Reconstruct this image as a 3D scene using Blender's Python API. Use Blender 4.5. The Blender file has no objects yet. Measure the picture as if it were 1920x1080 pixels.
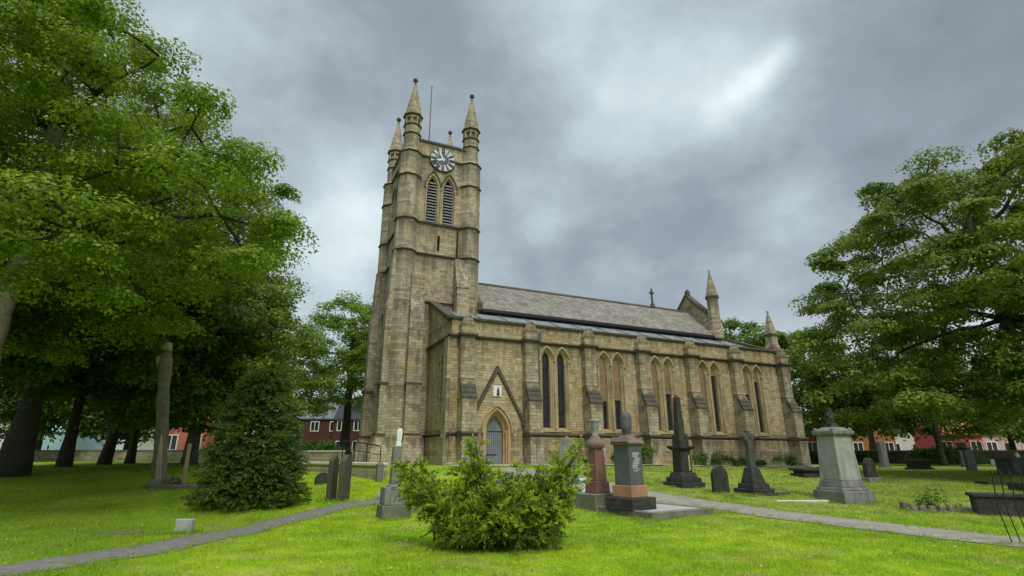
import bpy, math, random
import numpy as np
from mathutils import Vector, Matrix
from mathutils.geometry import tessellate_polygon
R = math.radians
random.seed(7); RNG = np.random.default_rng(11)
scn = bpy.context.scene
COL = scn.collection
# ------------------------------------------------------------------ camera, sky, sun, exposure
PITCH = math.atan(.312); EYE = 1.6; CP, SP = math.cos(PITCH), math.sin(PITCH)
cam_d = bpy.data.cameras.new('camera'); cam = bpy.data.objects.new('camera', cam_d); COL.objects.link(cam)
cam_d.sensor_width = 36; cam_d.lens = 36 * 1000 / 1920; cam_d.clip_end = 3000; cam_d.clip_start = .1
cam.location = (0, 0, EYE); cam.rotation_euler = (R(90) + PITCH, 0, 0); scn.camera = cam
scn.view_settings.view_transform = 'Standard'; scn.view_settings.look = 'None'
scn.view_settings.exposure = 0.6; scn.view_settings.gamma = 1
SUN_EL, SUN_AZ = 50, 158        # compass style: azimuth clockwise from +Y
def view_dir(px, py):           # direction of a bright cloud patch
    v = (540 - py) / 1000
    return Vector(((px - 960) / 1000, CP - v * SP, SP + v * CP)).normalized()

world = bpy.data.worlds.new('World'); scn.world = world; world.use_nodes = True
class NT:
    """tiny node helper"""
    def __init__(s, tree): s.t = tree; s.n = tree.nodes; s.l = tree.links
    def node(s, typ, **k):
        n = s.n.new(typ)
        for a, b in k.items():
            if a == 'inp':
                for i, val in b.items():
                    if hasattr(val, 'is_linked') or isinstance(val, bpy.types.NodeSocket): s.l.new(val, n.inputs[i])
                    else: n.inputs[i].default_value = val
            else: setattr(n, a, b)
        return n
    def math(s, op, a, b=0.0, clamp=False):
        n = s.node('ShaderNodeMath', operation=op, use_clamp=clamp, inp={0: a, 1: b}); return n.outputs[0]
    def vmath(s, op, a, b=(0, 0, 0), scale=None):
        n = s.node('ShaderNodeVectorMath', operation=op, inp={0: a, 1: b})
        if scale is not None: n.inputs[3].default_value = scale
        return n
    def noise(s, vec, scale, detail=4, rough=.55, dist=0.0, col=False):
        n = s.node('ShaderNodeTexNoise', inp={'Scale': scale, 'Detail': detail, 'Roughness': rough, 'Distortion': dist})
        s.l.new(vec, n.inputs['Vector']); return n.outputs['Color' if col else 'Fac']
    def ramp(s, fac, stops, interp='LINEAR'):
        n = s.node('ShaderNodeValToRGB'); n.color_ramp.interpolation = interp
        e = n.color_ramp.elements
        while len(e) < len(stops): e.new(.5)
        for el, (p, c) in zip(e, stops):
            el.position = p; el.color = (*c, 1) if len(c) == 3 else c
        s.l.new(fac, n.inputs[0]); return n.outputs[0]
    def mix(s, fac, a, b, mode='MIX'):
        n = s.node('ShaderNodeMix', data_type='RGBA', blend_type=mode)
        for sock, val in ((n.inputs[0], fac), (n.inputs[6], a), (n.inputs[7], b)):
            if isinstance(val, bpy.types.NodeSocket): s.l.new(val, sock)
            elif isinstance(val, (tuple, list)): sock.default_value = (*val, 1) if len(val) == 3 else val
            else: sock.default_value = val
        return n.outputs[2]

def make_sky():
    world.node_tree.nodes.clear(); T = NT(world.node_tree)
    tc = T.node('ShaderNodeTexCoord').outputs['Generated']
    d = T.vmath('NORMALIZE', tc).outputs[0]
    sep = T.node('ShaderNodeSeparateXYZ', inp={0: d})
    zz = T.math('MAXIMUM', sep.outputs[2], 0.0)
    den = T.math('ADD', zz, .42)
    px = T.math('DIVIDE', sep.outputs[0], den); py = T.math('DIVIDE', sep.outputs[1], den)
    pl = T.node('ShaderNodeCombineXYZ', inp={0: px, 1: py, 2: 0.0}).outputs[0]
    mp = T.node('ShaderNodeMapping', inp={0: pl}); mp.inputs['Rotation'].default_value = (0, 0, R(-52)); mp.inputs['Scale'].default_value = (1.0, 1.3, 1)
    mp.inputs['Location'].default_value = (3.1, 1.7, 0)
    v = mp.outputs[0]
    warp = T.noise(v, 1.3, 3, .5, col=True)
    v2 = T.vmath('ADD', v, T.vmath('SCALE', warp, scale=.55).outputs[0]).outputs[0]
    dv = T.vmath('ADD', T.vmath('MULTIPLY', d, (1.0, 1.0, 1.35)).outputs[0], T.vmath('SCALE', warp, scale=.35).outputs[0]).outputs[0]
    n1 = T.math('ADD', T.math('MULTIPLY', T.noise(v2, 1.15, 5, .46), .5), T.math('MULTIPLY', T.noise(dv, 2.6, 6, .5), .5))
    n2 = T.noise(dv, 6.5, 6, .55)
    n3 = T.noise(T.vmath('ADD', T.vmath('MULTIPLY', d, (1, 1, 1.5)).outputs[0], T.vmath('SCALE', T.noise(d, 3.2, 4, .55, col=True), scale=.30).outputs[0]).outputs[0], 4.2, 6, .54)
    n = T.math('ADD', T.math('MULTIPLY', n1, .56), T.math('ADD', T.math('MULTIPLY', n2, .12), T.math('MULTIPLY', n3, .34)))
    # brighter breaks in the cloud, placed by direction and broken up by the noise
    lob = None
    dn = T.vmath('NORMALIZE', T.vmath('ADD', d, T.vmath('SCALE', T.vmath('SUBTRACT', warp, (.5, .5, .5)).outputs[0], scale=.16).outputs[0]).outputs[0]).outputs[0]
    for (x, y, p, a) in ((1465, 88, 4600, .085), (1432, 112, 5200, .10), (1400, 138, 5200, .11), (1364, 168, 4200, .10), (1325, 196, 2600, .07), (1400, 140, 260, .07), (1250, 150, 120, .045), (1290, 250, 160, .05), (640, 385, 420, .18), (420, 110, 90, .05), (600, 560, 120, .12), (1120, 300, 160, .07), (1480, 380, 300, .10), (1000, 450, 200, .06),
                         (1640, 260, 35, -.11), (1080, 520, 90, -.07), (820, 90, 60, -.10), (1900, 60, 40, -.08), (1250, 360, 110, -.08), (520, 260, 200, -.05), (760, 430, 200, -.03)):
        dot = T.vmath('DOT_PRODUCT', dn, tuple(view_dir(x, y))).outputs[1]
        g = T.math('MULTIPLY', T.math('POWER', T.math('MAXIMUM', dot, 0.0), float(p)), a)
        lob = g if lob is None else T.math('ADD', lob, g)
    n = T.math('ADD', n, lob)
    col = T.ramp(n, [(.28, (.150, .175, .20)), (.43, (.215, .25, .283)), (.51, (.295, .345, .375)), (.61, (.415, .485, .512)), (.82, (.69, .755, .765))])
    hb = T.math('SUBTRACT', 1.0, T.math('MULTIPLY', zz, 3.2), clamp=True)
    col = T.mix(T.math('MULTIPLY', hb, .45), col, (.44, .49, .535))
    # overcast sky is brighter overhead; boosted further above the view to add light
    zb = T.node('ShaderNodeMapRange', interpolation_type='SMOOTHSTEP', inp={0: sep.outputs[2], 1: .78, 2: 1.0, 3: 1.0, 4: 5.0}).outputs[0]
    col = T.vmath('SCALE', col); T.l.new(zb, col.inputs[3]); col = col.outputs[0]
    # the part of the sky behind the camera is the bright side
    sky = T.node('ShaderNodeTexSky', sky_type='NISHITA', sun_disc=False, sun_elevation=R(SUN_EL), sun_rotation=R(SUN_AZ))
    b1 = T.node('ShaderNodeBackground', inp={0: sky.outputs[0], 1: .10})
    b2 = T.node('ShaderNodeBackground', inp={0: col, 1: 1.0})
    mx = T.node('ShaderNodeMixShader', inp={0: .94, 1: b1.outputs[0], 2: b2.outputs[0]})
    out = T.node('ShaderNodeOutputWorld'); T.l.new(mx.outputs[0], out.inputs[0])
make_sky()
sun_d = bpy.data.lights.new('sun', 'SUN'); sun = bpy.data.objects.new('sun', sun_d); COL.objects.link(sun)
sun_d.energy = 1.35; sun_d.angle = R(14); sun_d.color = (1, .95, .86)
sd = Vector((math.sin(R(SUN_AZ)) * math.cos(R(SUN_EL)), math.cos(R(SUN_AZ)) * math.cos(R(SUN_EL)), math.sin(R(SUN_EL))))
sun.rotation_euler = sd.to_track_quat('Z', 'Y').to_euler(); sun.location = (0, -20, 60)

# ------------------------------------------------------------------ helpers
def tag(o, label=None, cat=None, group=None, kind=None):
    for k, val in (('label', label), ('category', cat), ('group', group), ('kind', kind)):
        if val: o[k] = val
    return o
def empty(name, loc=(0, 0, 0), rz=0, label=None, cat=None, group=None):
    o = bpy.data.objects.new(name, None); COL.objects.link(o); o.location = loc; o.rotation_euler = (0, 0, rz)
    o.empty_display_size = .3
    return tag(o, label, cat, group)
def copy_tree(o, parent=None):
    c = o.copy(); COL.objects.link(c); c.parent = parent
    for ch in list(o.children): copy_tree(ch, c)
    return c
class MB:
    def __init__(s): s.v = []; s.f = []; s.m = []
    def add(s, vs, fs, m=0):
        b = len(s.v); s.v += [tuple(p) for p in vs]; s.f += [tuple(i + b for i in f) for f in fs]; s.m += [m] * len(fs); return s
    def box(s, x0, x1, y0, y1, z0, z1, m=0):
        return s.loft([(x0, y0), (x1, y0), (x1, y1), (x0, y1)], z0, [(x0, y0), (x1, y0), (x1, y1), (x0, y1)], z1, m)
    def loft(s, a, z0, b, z1, m=0):
        n = len(a)
        return s.add([(x, y, z0) for x, y in a] + [(x, y, z1) for x, y in b],
                     [tuple(range(n))[::-1], tuple(range(n, 2 * n))] + [(i, (i + 1) % n, n + (i + 1) % n, n + i) for i in range(n)], m)
    def frus(s, cx, cy, z0, z1, a0, b0, a1=None, b1=None, m=0):
        a1 = a0 if a1 is None else a1; b1 = b0 if b1 is None else b1
        q = lambda a, b: [(cx - a, cy - b), (cx + a, cy - b), (cx + a, cy + b), (cx - a, cy + b)]
        return s.loft(q(a0, b0), z0, q(a1, b1), z1, m)
    def ngon(s, cx, cy, z0, z1, r0, r1=None, n=8, rot=None, m=0):
        r1 = r0 if r1 is None else r1; rot = math.pi / n if rot is None else rot
        q = lambda r: [(cx + r * math.cos(rot + 2 * math.pi * i / n), cy + r * math.sin(rot + 2 * math.pi * i / n)) for i in range(n)]
        return s.loft(q(r0), z0, q(r1), z1, m)
    def prism(s, poly, t0, t1, axis='x', m=0):
        """poly extruded along axis; for x the pairs are (y, z), for y they are (x, z)"""
        f = {'x': lambda p, t: (t, p[0], p[1]), 'y': lambda p, t: (p[0], t, p[1]), 'z': lambda p, t: (p[0], p[1], t)}[axis]
        n = len(poly)
        return s.add([f(p, t0) for p in poly] + [f(p, t1) for p in poly],
                     [tuple(range(n)), tuple(range(n, 2 * n))[::-1]] + [(i, n + i, n + (i + 1) % n, (i + 1) % n) for i in range(n)], m)
    def lathe(s, prof, cx=0, cy=0, n=16, m=0):
        vs = []; fs = []
        for r, z in prof: vs += [(cx + r * math.cos(2 * math.pi * i / n), cy + r * math.sin(2 * math.pi * i / n), z) for i in range(n)]
        for j in range(len(prof) - 1):
            for i in range(n): fs.append((j * n + i, j * n + (i + 1) % n, (j + 1) * n + (i + 1) % n, (j + 1) * n + i))
        fs.append(tuple(range(n))[::-1]); fs.append(tuple(range((len(prof) - 1) * n, len(prof) * n)))
        return s.add(vs, fs, m)
    def tube(s, pts, rad, n=6, m=0):
        pts = [Vector(p) for p in pts]; vs = []; fs = []
        if not isinstance(rad, (list, tuple)): rad = [rad] * len(pts)
        for k, p in enumerate(pts):
            t = (pts[min(k + 1, len(pts) - 1)] - pts[max(k - 1, 0)])
            t = t.normalized() if t.length > 1e-9 else Vector((0, 0, 1))
            a = t.cross(Vector((0, 1, .13)) if abs(t.y) < .9 else Vector((1, 0, .1))).normalized(); b = t.cross(a)
            for i in range(n):
                w = 2 * math.pi * i / n; q = p + (a * math.cos(w) + b * math.sin(w)) * rad[k]; vs.append(tuple(q))
        for k in range(len(pts) - 1):
            for i in range(n): fs.append((k * n + i, k * n + (i + 1) % n, (k + 1) * n + (i + 1) % n, (k + 1) * n + i))
        fs.append(tuple(range(n))[::-1]); fs.append(tuple(range((len(pts) - 1) * n, len(pts) * n)))
        return s.add(vs, fs, m)
    def holes(s, outer, holes, y, m=0, f=None):
        """flat panel in the x-z plane at y, with holes cut out"""
        f = f or (lambda a, b: (a, y, b))
        polys = [[Vector((a, b, 0)) for a, b in q] for q in [outer] + holes]
        tris = tessellate_polygon(polys); flat = [p for q in polys for p in q]
        return s.add([f(p.x, p.y) for p in flat], [tuple(t) for t in tris], m)
    def skirt(s, a, ya, b, yb, m=0, closed=False, f=None):
        """strip joining outline a at depth ya to outline b at depth yb"""
        f = f or (lambda p, y: (p[0], y, p[1])); n = len(a)
        k = n if closed else n - 1
        return s.add([f(p, ya) for p in a] + [f(p, yb) for p in b], [(i, (i + 1) % n, n + (i + 1) % n, n + i) for i in range(k)], m)
    def band(s, inn, out, y0, y1, m=0, f=None):
        """raised moulding between two outlines, front at y0, back at y1"""
        s.skirt(inn, y0, out, y0, m, f=f); s.skirt(out, y0, out, y1, m, f=f); s.skirt(inn, y0, inn, y1, m, f=f)
        for e in (0, -1):
            F = f or (lambda p, y: (p[0], y, p[1]))
            s.add([F(inn[e], y0), F(out[e], y0), F(out[e], y1), F(inn[e], y1)], [(0, 1, 2, 3)], m)
        return s
    def build(s, name, mats, parent=None, bevel=0, smooth=False, seg=1):
        me = bpy.data.meshes.new(name); me.from_pydata(s.v, [], s.f)
        if not isinstance(mats, (list, tuple)): mats = [mats]
        for q in mats: me.materials.append(q)
        me.polygons.foreach_set('material_index', s.m)
        if smooth: me.polygons.foreach_set('use_smooth', [True] * len(me.polygons))
        me.update()
        o = bpy.data.objects.new(name, me); COL.objects.link(o); o.parent = parent
        if bevel:
            b = o.modifiers.new('bevel', 'BEVEL'); b.width = bevel; b.segments = seg; b.limit_method = 'ANGLE'; b.angle_limit = R(35)
        return o
def np_mesh(name, verts, k, mat, parent=None, smooth=False):
    """many separate k-gons from an (n*k, 3) array"""
    nf = len(verts) // k
    me = bpy.data.meshes.new(name); me.vertices.add(nf * k); me.vertices.foreach_set('co', verts.astype(np.float32).ravel())
    me.loops.add(nf * k); me.loops.foreach_set('vertex_index', np.arange(nf * k, dtype=np.int32))
    me.polygons.add(nf); me.polygons.foreach_set('loop_start', np.arange(nf, dtype=np.int32) * k)
    try: me.polygons.foreach_set('loop_total', np.full(nf, k, dtype=np.int32))
    except Exception: pass
    me.materials.append(mat); me.update(calc_edges=True)
    o = bpy.data.objects.new(name, me); COL.objects.link(o); o.parent = parent
    return o
def arch(cx, half, z0, zs, za, n=7):
    h = za - zs; r = (h * h + half * half) / (2 * half); th = math.asin(min(1, h / r))
    left = [(cx - half + r - r * math.cos(th * i / n), zs + r * math.sin(th * i / n)) for i in range(n + 1)]
    right = [(2 * cx - x, z) for x, z in left[:-1]][::-1]
    core = left + right
    return ([(cx - half, z0)] if z0 < zs else []) + core + ([(cx + half, z0)] if z0 < zs else [])

# terrain height
def hz(x, y):
    x = np.asarray(x, float); y = np.asarray(y, float)
    t = np.clip((y - 12) / 18, 0, 1); t = t * t * (3 - 2 * t)
    e = np.clip((x - 2) / 22, 0, 1); e = e * e * (3 - 2 * e)
    z = t * (1.0 - .28 * e)
    z = z + .022 * np.sin(x * .9 + 1.3) * np.cos(y * .7) + .012 * np.sin(x * 2.3 + y * 1.9)
    z = z + np.clip((y - 45) / 200, 0, 1) * .6
    return z
def gz(x, y): return float(hz(x, y))
def spot(px, py, d):
    """a point of the ground at forward distance d, in the direction the photo shows it"""
    v = (540 - py) / 1000; k = d / (CP - v * SP); x = (px - 960) / 1000 * k
    return (x, d, gz(x, d))
def base(px, py):
    v = (540 - py) / 1000; d = 4.0
    while d < 200:
        k = d / (CP - v * SP)
        x = (px - 960) / 1000 * k
        if EYE + (SP + v * CP) * k < gz(x, d): break
        d += .02
    return (x, d, gz(x, d))

# ------------------------------------------------------------------ materials
MATS = {}
def newmat(name):
    m = bpy.data.materials.new(name); m.use_nodes = True; m.node_tree.nodes.clear(); T = NT(m.node_tree)
    out = T.node('ShaderNodeOutputMaterial'); b = T.node('ShaderNodeBsdfPrincipled'); T.l.new(b.outputs[0], out.inputs[0])
    MATS[name] = m
    return m, T, b
def world_pos(T): return T.node('ShaderNodeNewGeometry').outputs['Position']
def bump(T, b, h, strength=.4, dist=.02):
    n = T.node('ShaderNodeBump', inp={'Strength': strength, 'Distance': dist, 'Height': h}); T.l.new(n.outputs[0], b.inputs['Normal'])
def masonry(name, c1, c2, c3, mortar, bw=.46, rh=.21, soot=.5, soot_col=(.06, .055, .045), warm=None, warm_amt=0, ledges=()):
    m, T, b = newmat(name)
    oc = T.node('ShaderNodeTexCoord').outputs['Object']; wp = world_pos(T)
    sp = T.node('ShaderNodeSeparateXYZ', inp={0: oc})
    uu = T.math('ADD', sp.outputs[0], sp.outputs[1])
    wob = T.math('MULTIPLY', T.noise(oc, .9, 2), .05)
    vec = T.node('ShaderNodeCombineXYZ', inp={0: uu, 1: T.math('ADD', sp.outputs[2], wob), 2: 0.0}).outputs[0]
    br = T.node('ShaderNodeTexBrick', offset=.5, squash=.72, squash_frequency=3, inp={0: vec, 1: (0, 0, 0, 1), 2: (1, 1, 1, 1), 3: (.5, .5, .5, 1), 'Scale': 1.0, 'Mortar Size': .012, 'Mortar Smooth': .25, 'Bias': 0.0, 'Brick Width': bw, 'Row Height': rh})
    br2 = T.node('ShaderNodeTexBrick', offset=.5, squash=.72, squash_frequency=3, inp={0: vec, 1: (0, 0, 0, 1), 2: (1, 1, 1, 1), 3: (.5, .5, .5, 1), 'Scale': 1.0, 'Mortar Size': .0, 'Bias': .35, 'Brick Width': bw, 'Row Height': rh})
    n1 = T.noise(wp, .55, 5, .6); n2 = T.noise(wp, 5.5, 5, .65); n3 = T.noise(oc, 34, 3, .6)
    per = T.math('ADD', T.math('MULTIPLY', br.outputs[0], .30), T.math('ADD', T.math('MULTIPLY', n2, .42), T.math('MULTIPLY', n1, .46)))
    col = T.ramp(per, [(.28, c3), (.50, c1), (.78, c2)])
    if warm:
        wz = T.node('ShaderNodeSeparateXYZ', inp={0: wp})
        wn = T.noise(T.vmath('MULTIPLY', wp, (.35, .35, .8)).outputs[0], 1.0, 4, .6)
        wf = T.node('ShaderNodeMapRange', inp={0: wn, 1: .46, 2: .68, 3: 0.0, 4: warm_amt}).outputs[0]
        col = T.mix(wf, col, warm)
    # rain-washed soot, long vertical drifts
    sv = T.vmath('MULTIPLY', wp, (1.3, 1.3, .22)).outputs[0]
    sn = T.noise(sv, 1.0, 6, .68)
    sf = T.node('ShaderNodeMapRange', inp={0: sn, 1: .50, 2: .74, 3: 0.0, 4: soot * 1.15}).outputs[0]
    col = T.mix(sf, col, soot_col)
    bn = T.noise(wp, 1.9, 7, .74)
    bf = T.node('ShaderNodeMapRange', inp={0: bn, 1: .56, 2: .74, 3: 0.0, 4: soot}).outputs[0]
    col = T.mix(bf, col, tuple(c * 1.3 for c in soot_col))
    # damp, sooty runs below the ledges
    run = T.noise(T.vmath('MULTIPLY', oc, (3.2, 3.2, .12)).outputs[0], 1.0, 4, .6); led = None
    for zl, ln in ledges:
        dd = T.math('DIVIDE', T.math('SUBTRACT', zl, sp.outputs[2]), ln)
        k = T.math('MULTIPLY', T.math('SUBTRACT', 1.0, dd, clamp=True), T.math('GREATER_THAN', dd, 0.0)); led = k if led is None else T.math('MAXIMUM', led, k)
    if led is not None:
        lf = T.node('ShaderNodeMapRange', inp={0: T.math('ADD', T.math('MULTIPLY', led, .34), run), 1: .60, 2: .86, 3: 0.0, 4: .6}).outputs[0]
        col = T.mix(lf, col, tuple(c * .9 for c in soot_col))
    col = T.mix(T.math('MULTIPLY', br.outputs[1], .6), col, mortar)
    T.l.new(col, b.inputs['Base Color']); b.inputs['Roughness'].default_value = .92; b.inputs['Specular IOR Level'].default_value = .2
    h = T.math('ADD', T.math('MULTIPLY', T.math('SUBTRACT', 1.0, br.outputs[1]), .6), T.math('ADD', T.math('MULTIPLY', n2, .6), T.math('MULTIPLY', n3, .35)))
    bump(T, b, h, .75, .035)
    return m
def stone(name, c1, c2, patch=None, patch_amt=.6, rough=.85, scale=3.0, spec=.25, drip=.0, drip_col=(.04, .04, .035), bumps=.4):
    m, T, b = newmat(name)
    wp = world_pos(T)
    n1 = T.noise(wp, scale, 6, .65); n2 = T.noise(wp, scale * 9, 4, .6); n3 = T.noise(wp, scale * .35, 3, .6)
    col = T.ramp(T.math('ADD', T.math('MULTIPLY', n1, .6), T.math('MULTIPLY', n2, .4)), [(.34, c1), (.66, c2)])
    if patch:
        pf = T.node('ShaderNodeMapRange', inp={0: T.math('ADD', T.math('MULTIPLY', n3, .5), T.math('MULTIPLY', n1, .5)), 1: .5, 2: .62, 3: 0.0, 4: patch_amt}).outputs[0]
        col = T.mix(pf, col, patch)
    ln = T.noise(wp, scale * 4.5, 5, .7)
    if patch: col = T.mix(T.node('ShaderNodeMapRange', inp={0: ln, 1: .58, 2: .66, 3: 0.0, 4: .45}).outputs[0], col, (.30, .30, .22))
    if drip:
        sn = T.noise(T.vmath('MULTIPLY', wp, (3, 3, .4)).outputs[0], 1.2, 5, .65)
        col = T.mix(T.node('ShaderNodeMapRange', inp={0: sn, 1: .48, 2: .68, 3: 0.0, 4: drip}).outputs[0], col, drip_col)
    T.l.new(col, b.inputs['Base Color']); b.inputs['Roughness'].default_value = rough; b.inputs['Specular IOR Level'].default_value = spec
    bump(T, b, T.math('ADD', n1, T.math('MULTIPLY', n2, .5)), bumps, .02)
    return m
def plain(name, c, rough=.6, metal=0, spec=.4, var=.15):
    m, T, b = newmat(name)
    n = T.noise(world_pos(T), 4, 4, .6)
    col = T.mix(T.math('MULTIPLY', n, 1.0), tuple(x * (1 - var) for x in c), tuple(min(1, x * (1 + var)) for x in c))
    T.l.new(col, b.inputs['Base Color']); b.inputs['Roughness'].default_value = rough; b.inputs['Metallic'].default_value = metal; b.inputs['Specular IOR Level'].default_value = spec
    return m
def leafmat(name, dark, mid, light, trans=.35, nscale=.5, rough=.55):
    m, T, b = newmat(name)
    g = T.node('ShaderNodeNewGeometry'); rp = g.outputs['Random Per Island']
    n = T.noise(g.outputs['Position'], nscale, 3, .6)
    f = T.math('ADD', T.math('MULTIPLY', rp, .42), T.math('MULTIPLY', n, .70))
    col = T.ramp(f, [(.22, dark), (.5, mid), (.85, light)])
    T.l.new(col, b.inputs['Base Color']); b.inputs['Roughness'].default_value = rough; b.inputs['Specular IOR Level'].default_value = .3
    tr = T.node('ShaderNodeBsdfTranslucent'); T.l.new(T.mix(.5, col, tuple(x * 1.2 for x in light)), tr.inputs[0])
    mx = T.node('ShaderNodeMixShader', inp={0: trans, 1: b.outputs[0], 2: tr.outputs[0]})
    out = [q for q in T.n if q.type == 'OUTPUT_MATERIAL'][0]; T.l.new(mx.outputs[0], out.inputs[0])
    return m
M_WARM = masonry('warm_coursed_stone', (.395, .32, .195), (.61, .51, .345), (.19, .148, .09), (.17, .14, .085), soot=.62, soot_col=(.105, .085, .05), warm=(.50, .32, .12), warm_amt=.5, bw=.38, rh=.155, ledges=((9.35, .8), (8.25, 1.5), (2.65, 1.0), (3.0, .5), (.9 + .9, .8)))
M_TOWER = masonry('tower_stone', (.335, .285, .20), (.54, .465, .34), (.145, .12, .082), (.15, .13, .085), bw=.46, rh=.185, soot=.72, soot_col=(.10, .085, .058), warm=(.46, .31, .13), warm_amt=.35, ledges=((24, 1.0), (22.6, 1.6), (20.8, 1.2), (17.3, 1.6), (14.95, 1.6), (11.5, 1.5), (5.8, 1.2), (2.6, 1.2)))
M_BUTT = masonry('buttress_stone', (.335, .285, .20), (.54, .465, .34), (.155, .125, .088), (.15, .13, .085), bw=.44, rh=.20, soot=.75, soot_col=(.10, .085, .058), warm=(.5, .33, .13), warm_amt=.3, ledges=((9.5, .9), (8.2, 1.5), (4.7, .8), (5.8, 1.2), (2.6, 1.2), (14.9, 2)))
M_DRESS = stone('dressed_stone', (.37, .29, .165), (.58, .46, .27), (.17, .135, .085), .7, scale=2.2, drip=.5, drip_col=(.13, .10, .06))
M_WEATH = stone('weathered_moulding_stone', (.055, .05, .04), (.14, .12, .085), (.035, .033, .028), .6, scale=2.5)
M_DOORST = stone('orange_door_stone', (.44, .285, .135), (.60, .43, .23), (.24, .16, .09), .6, scale=2.5, drip=.4, drip_col=(.2, .11, .05))
def slate(name, a, b_, c, rw, rh):
    m, T, b = newmat(name)
    oc = T.node('ShaderNodeTexCoord').outputs['Object']; sp = T.node('ShaderNodeSeparateXYZ', inp={0: oc})
    vec = T.node('ShaderNodeCombineXYZ', inp={0: sp.outputs[0], 1: T.math('MULTIPLY', sp.outputs[1], 1.25), 2: 0.0}).outputs[0]
    br = T.node('ShaderNodeTexBrick', inp={0: vec, 1: (0, 0, 0, 1), 2: (1, 1, 1, 1), 3: (.1, .1, .1, 1), 'Scale': 1.0, 'Mortar Size': .008, 'Bias': 0.0, 'Brick Width': rw, 'Row Height': rh})
    n = T.noise(oc, .8, 6, .7); n2 = T.noise(oc, 6, 4, .6)
    col = T.ramp(T.math('ADD', T.math('MULTIPLY', br.outputs[0], .25), T.math('ADD', T.math('MULTIPLY', n, .45), T.math('MULTIPLY', n2, .4))), [(.3, a), (.52, b_), (.8, c)])
    col = T.mix(T.math('MULTIPLY', br.outputs[1], .8), col, tuple(x * .3 for x in a))
    T.l.new(col, b.inputs['Base Color']); b.inputs['Roughness'].default_value = .75
    bump(T, b, T.math('ADD', T.math('SUBTRACT', 1.0, br.outputs[1]), n2), .5, .03)
    return m
M_SLATE = slate('stone_slate_roof', (.105, .093, .075), (.20, .178, .145), (.34, .305, .25), .4, .24)
M_LEAD = slate('grey_lean_to_slate', (.12, .125, .13), (.20, .21, .22), (.32, .33, .34), .5, .32)
M_GLASS, _T, _b = newmat('dark_leaded_glass')
_n = _T.noise(world_pos(_T), 3.0, 3); _T.l.new(_T.ramp(_n, [(.35, (.012, .014, .016)), (.7, (.035, .04, .045))]), _b.inputs['Base Color']); _b.inputs['Roughness'].default_value = .22; _b.inputs['Specular IOR Level'].default_value = .5
bump(_T, _b, _n, .3, .05)
M_BOARD = stone('brown_boarding', (.20, .125, .07), (.36, .24, .15), (.09, .07, .05), .5, scale=2.0)
M_LEADCAME = plain('window_bar_lead', (.10, .10, .10), .6)
M_DOOR = stone('grey_blue_door_paint', (.18, .19, .225), (.25, .26, .295), (.13, .13, .15), .5, scale=2, rough=.7)
M_IRON = plain('black_iron', (.02, .02, .022), .5, .3)
M_LOUVRE = stone('pale_slate_louvre', (.20, .20, .215), (.34, .34, .36), scale=3)
M_INSHADE = plain('interior_shade_black', (.006, .006, .007), .95)
M_WHITE = plain('white_paint', (.78, .78, .76), .6, var=.05)
M_BLACK = plain('black_paint', (.012, .012, .014), .5)
M_DIAL = plain('clock_dial_blue_grey', (.07, .085, .12), .5)
M_PIPE = plain('blue_grey_pipe', (.09, .11, .16), .5)
M_GRAN = stone('dark_grey_granite', (.07, .075, .08), (.135, .14, .15), (.035, .04, .035), .5, rough=.5, scale=9, spec=.4, bumps=.1)
M_BLKST = stone('sooty_black_stone', (.022, .022, .02), (.06, .058, .052), (.08, .09, .05), .35, scale=5)
M_BLKST2 = stone('sooty_grey_stone', (.05, .05, .045), (.12, .12, .105), (.08, .09, .05), .4, scale=5)
M_GREYST = stone('grey_monument_stone', (.16, .16, .145), (.29, .29, .265), (.09, .095, .07), .6, scale=4, drip=.5)
M_PALEST = stone('pale_monument_stone', (.30, .30, .28), (.46, .455, .43), (.20, .20, .17), .6, scale=3, drip=.45, drip_col=(.12, .12, .105))
M_PALEDK = stone('pale_lettered_patch', (.38, .39, .39), (.5, .5, .5), (.11, .12, .13), .9, scale=16)
M_REDGR = stone('red_granite', (.17, .075, .06), (.27, .125, .10), (.12, .06, .05), .5, rough=.45, scale=14, spec=.4, bumps=.1)
M_PINK = stone('orange_sandstone', (.38, .17, .10), (.52, .27, .17), (.2, .12, .09), .6, scale=4)
M_BROWNCAP = stone('brown_cap_stone', (.16, .11, .085), (.27, .19, .15), (.07, .06, .05), .6, scale=4)
M_KERB = stone('mossy_kerb_stone', (.12, .115, .09), (.25, .24, .20), (.07, .085, .03), .6, scale=4)
M_DEADBARK = stone('peeling_dead_bark', (.075, .062, .045), (.30, .255, .19), (.045, .04, .03), .85, scale=7, bumps=1.0)
M_MOSSY = stone('mossy_brown_stone', (.055, .05, .035), (.13, .12, .085), (.07, .085, .03), .6, scale=5, drip=.5, drip_col=(.03, .03, .022))
M_BARK = stone('grey_brown_bark', (.10, .085, .06), (.22, .19, .14), (.06, .055, .035), .6, scale=4, bumps=1.0)
M_BARKPALE = stone('mottled_pale_bark', (.12, .105, .07), (.31, .27, .20), (.07, .06, .04), .85, scale=4, bumps=1.0)
M_BARKDARK = stone('dark_bark', (.03, .026, .02), (.07, .06, .045), scale=4, bumps=1.0)
M_CUTWOOD = stone('bare_wood', (.34, .25, .15), (.5, .40, .27), (.2, .15, .1), .5, scale=6)
M_WALLST = masonry('boundary_wall_stone', (.36, .31, .21), (.52, .46, .33), (.18, .15, .10), (.14, .12, .09), bw=.5, rh=.16, soot=.4, soot_col=(.05, .05, .035))
M_COPE = stone('pale_coping_stone', (.50, .46, .38), (.68, .64, .54), (.30, .27, .22), .4, scale=3)

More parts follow.
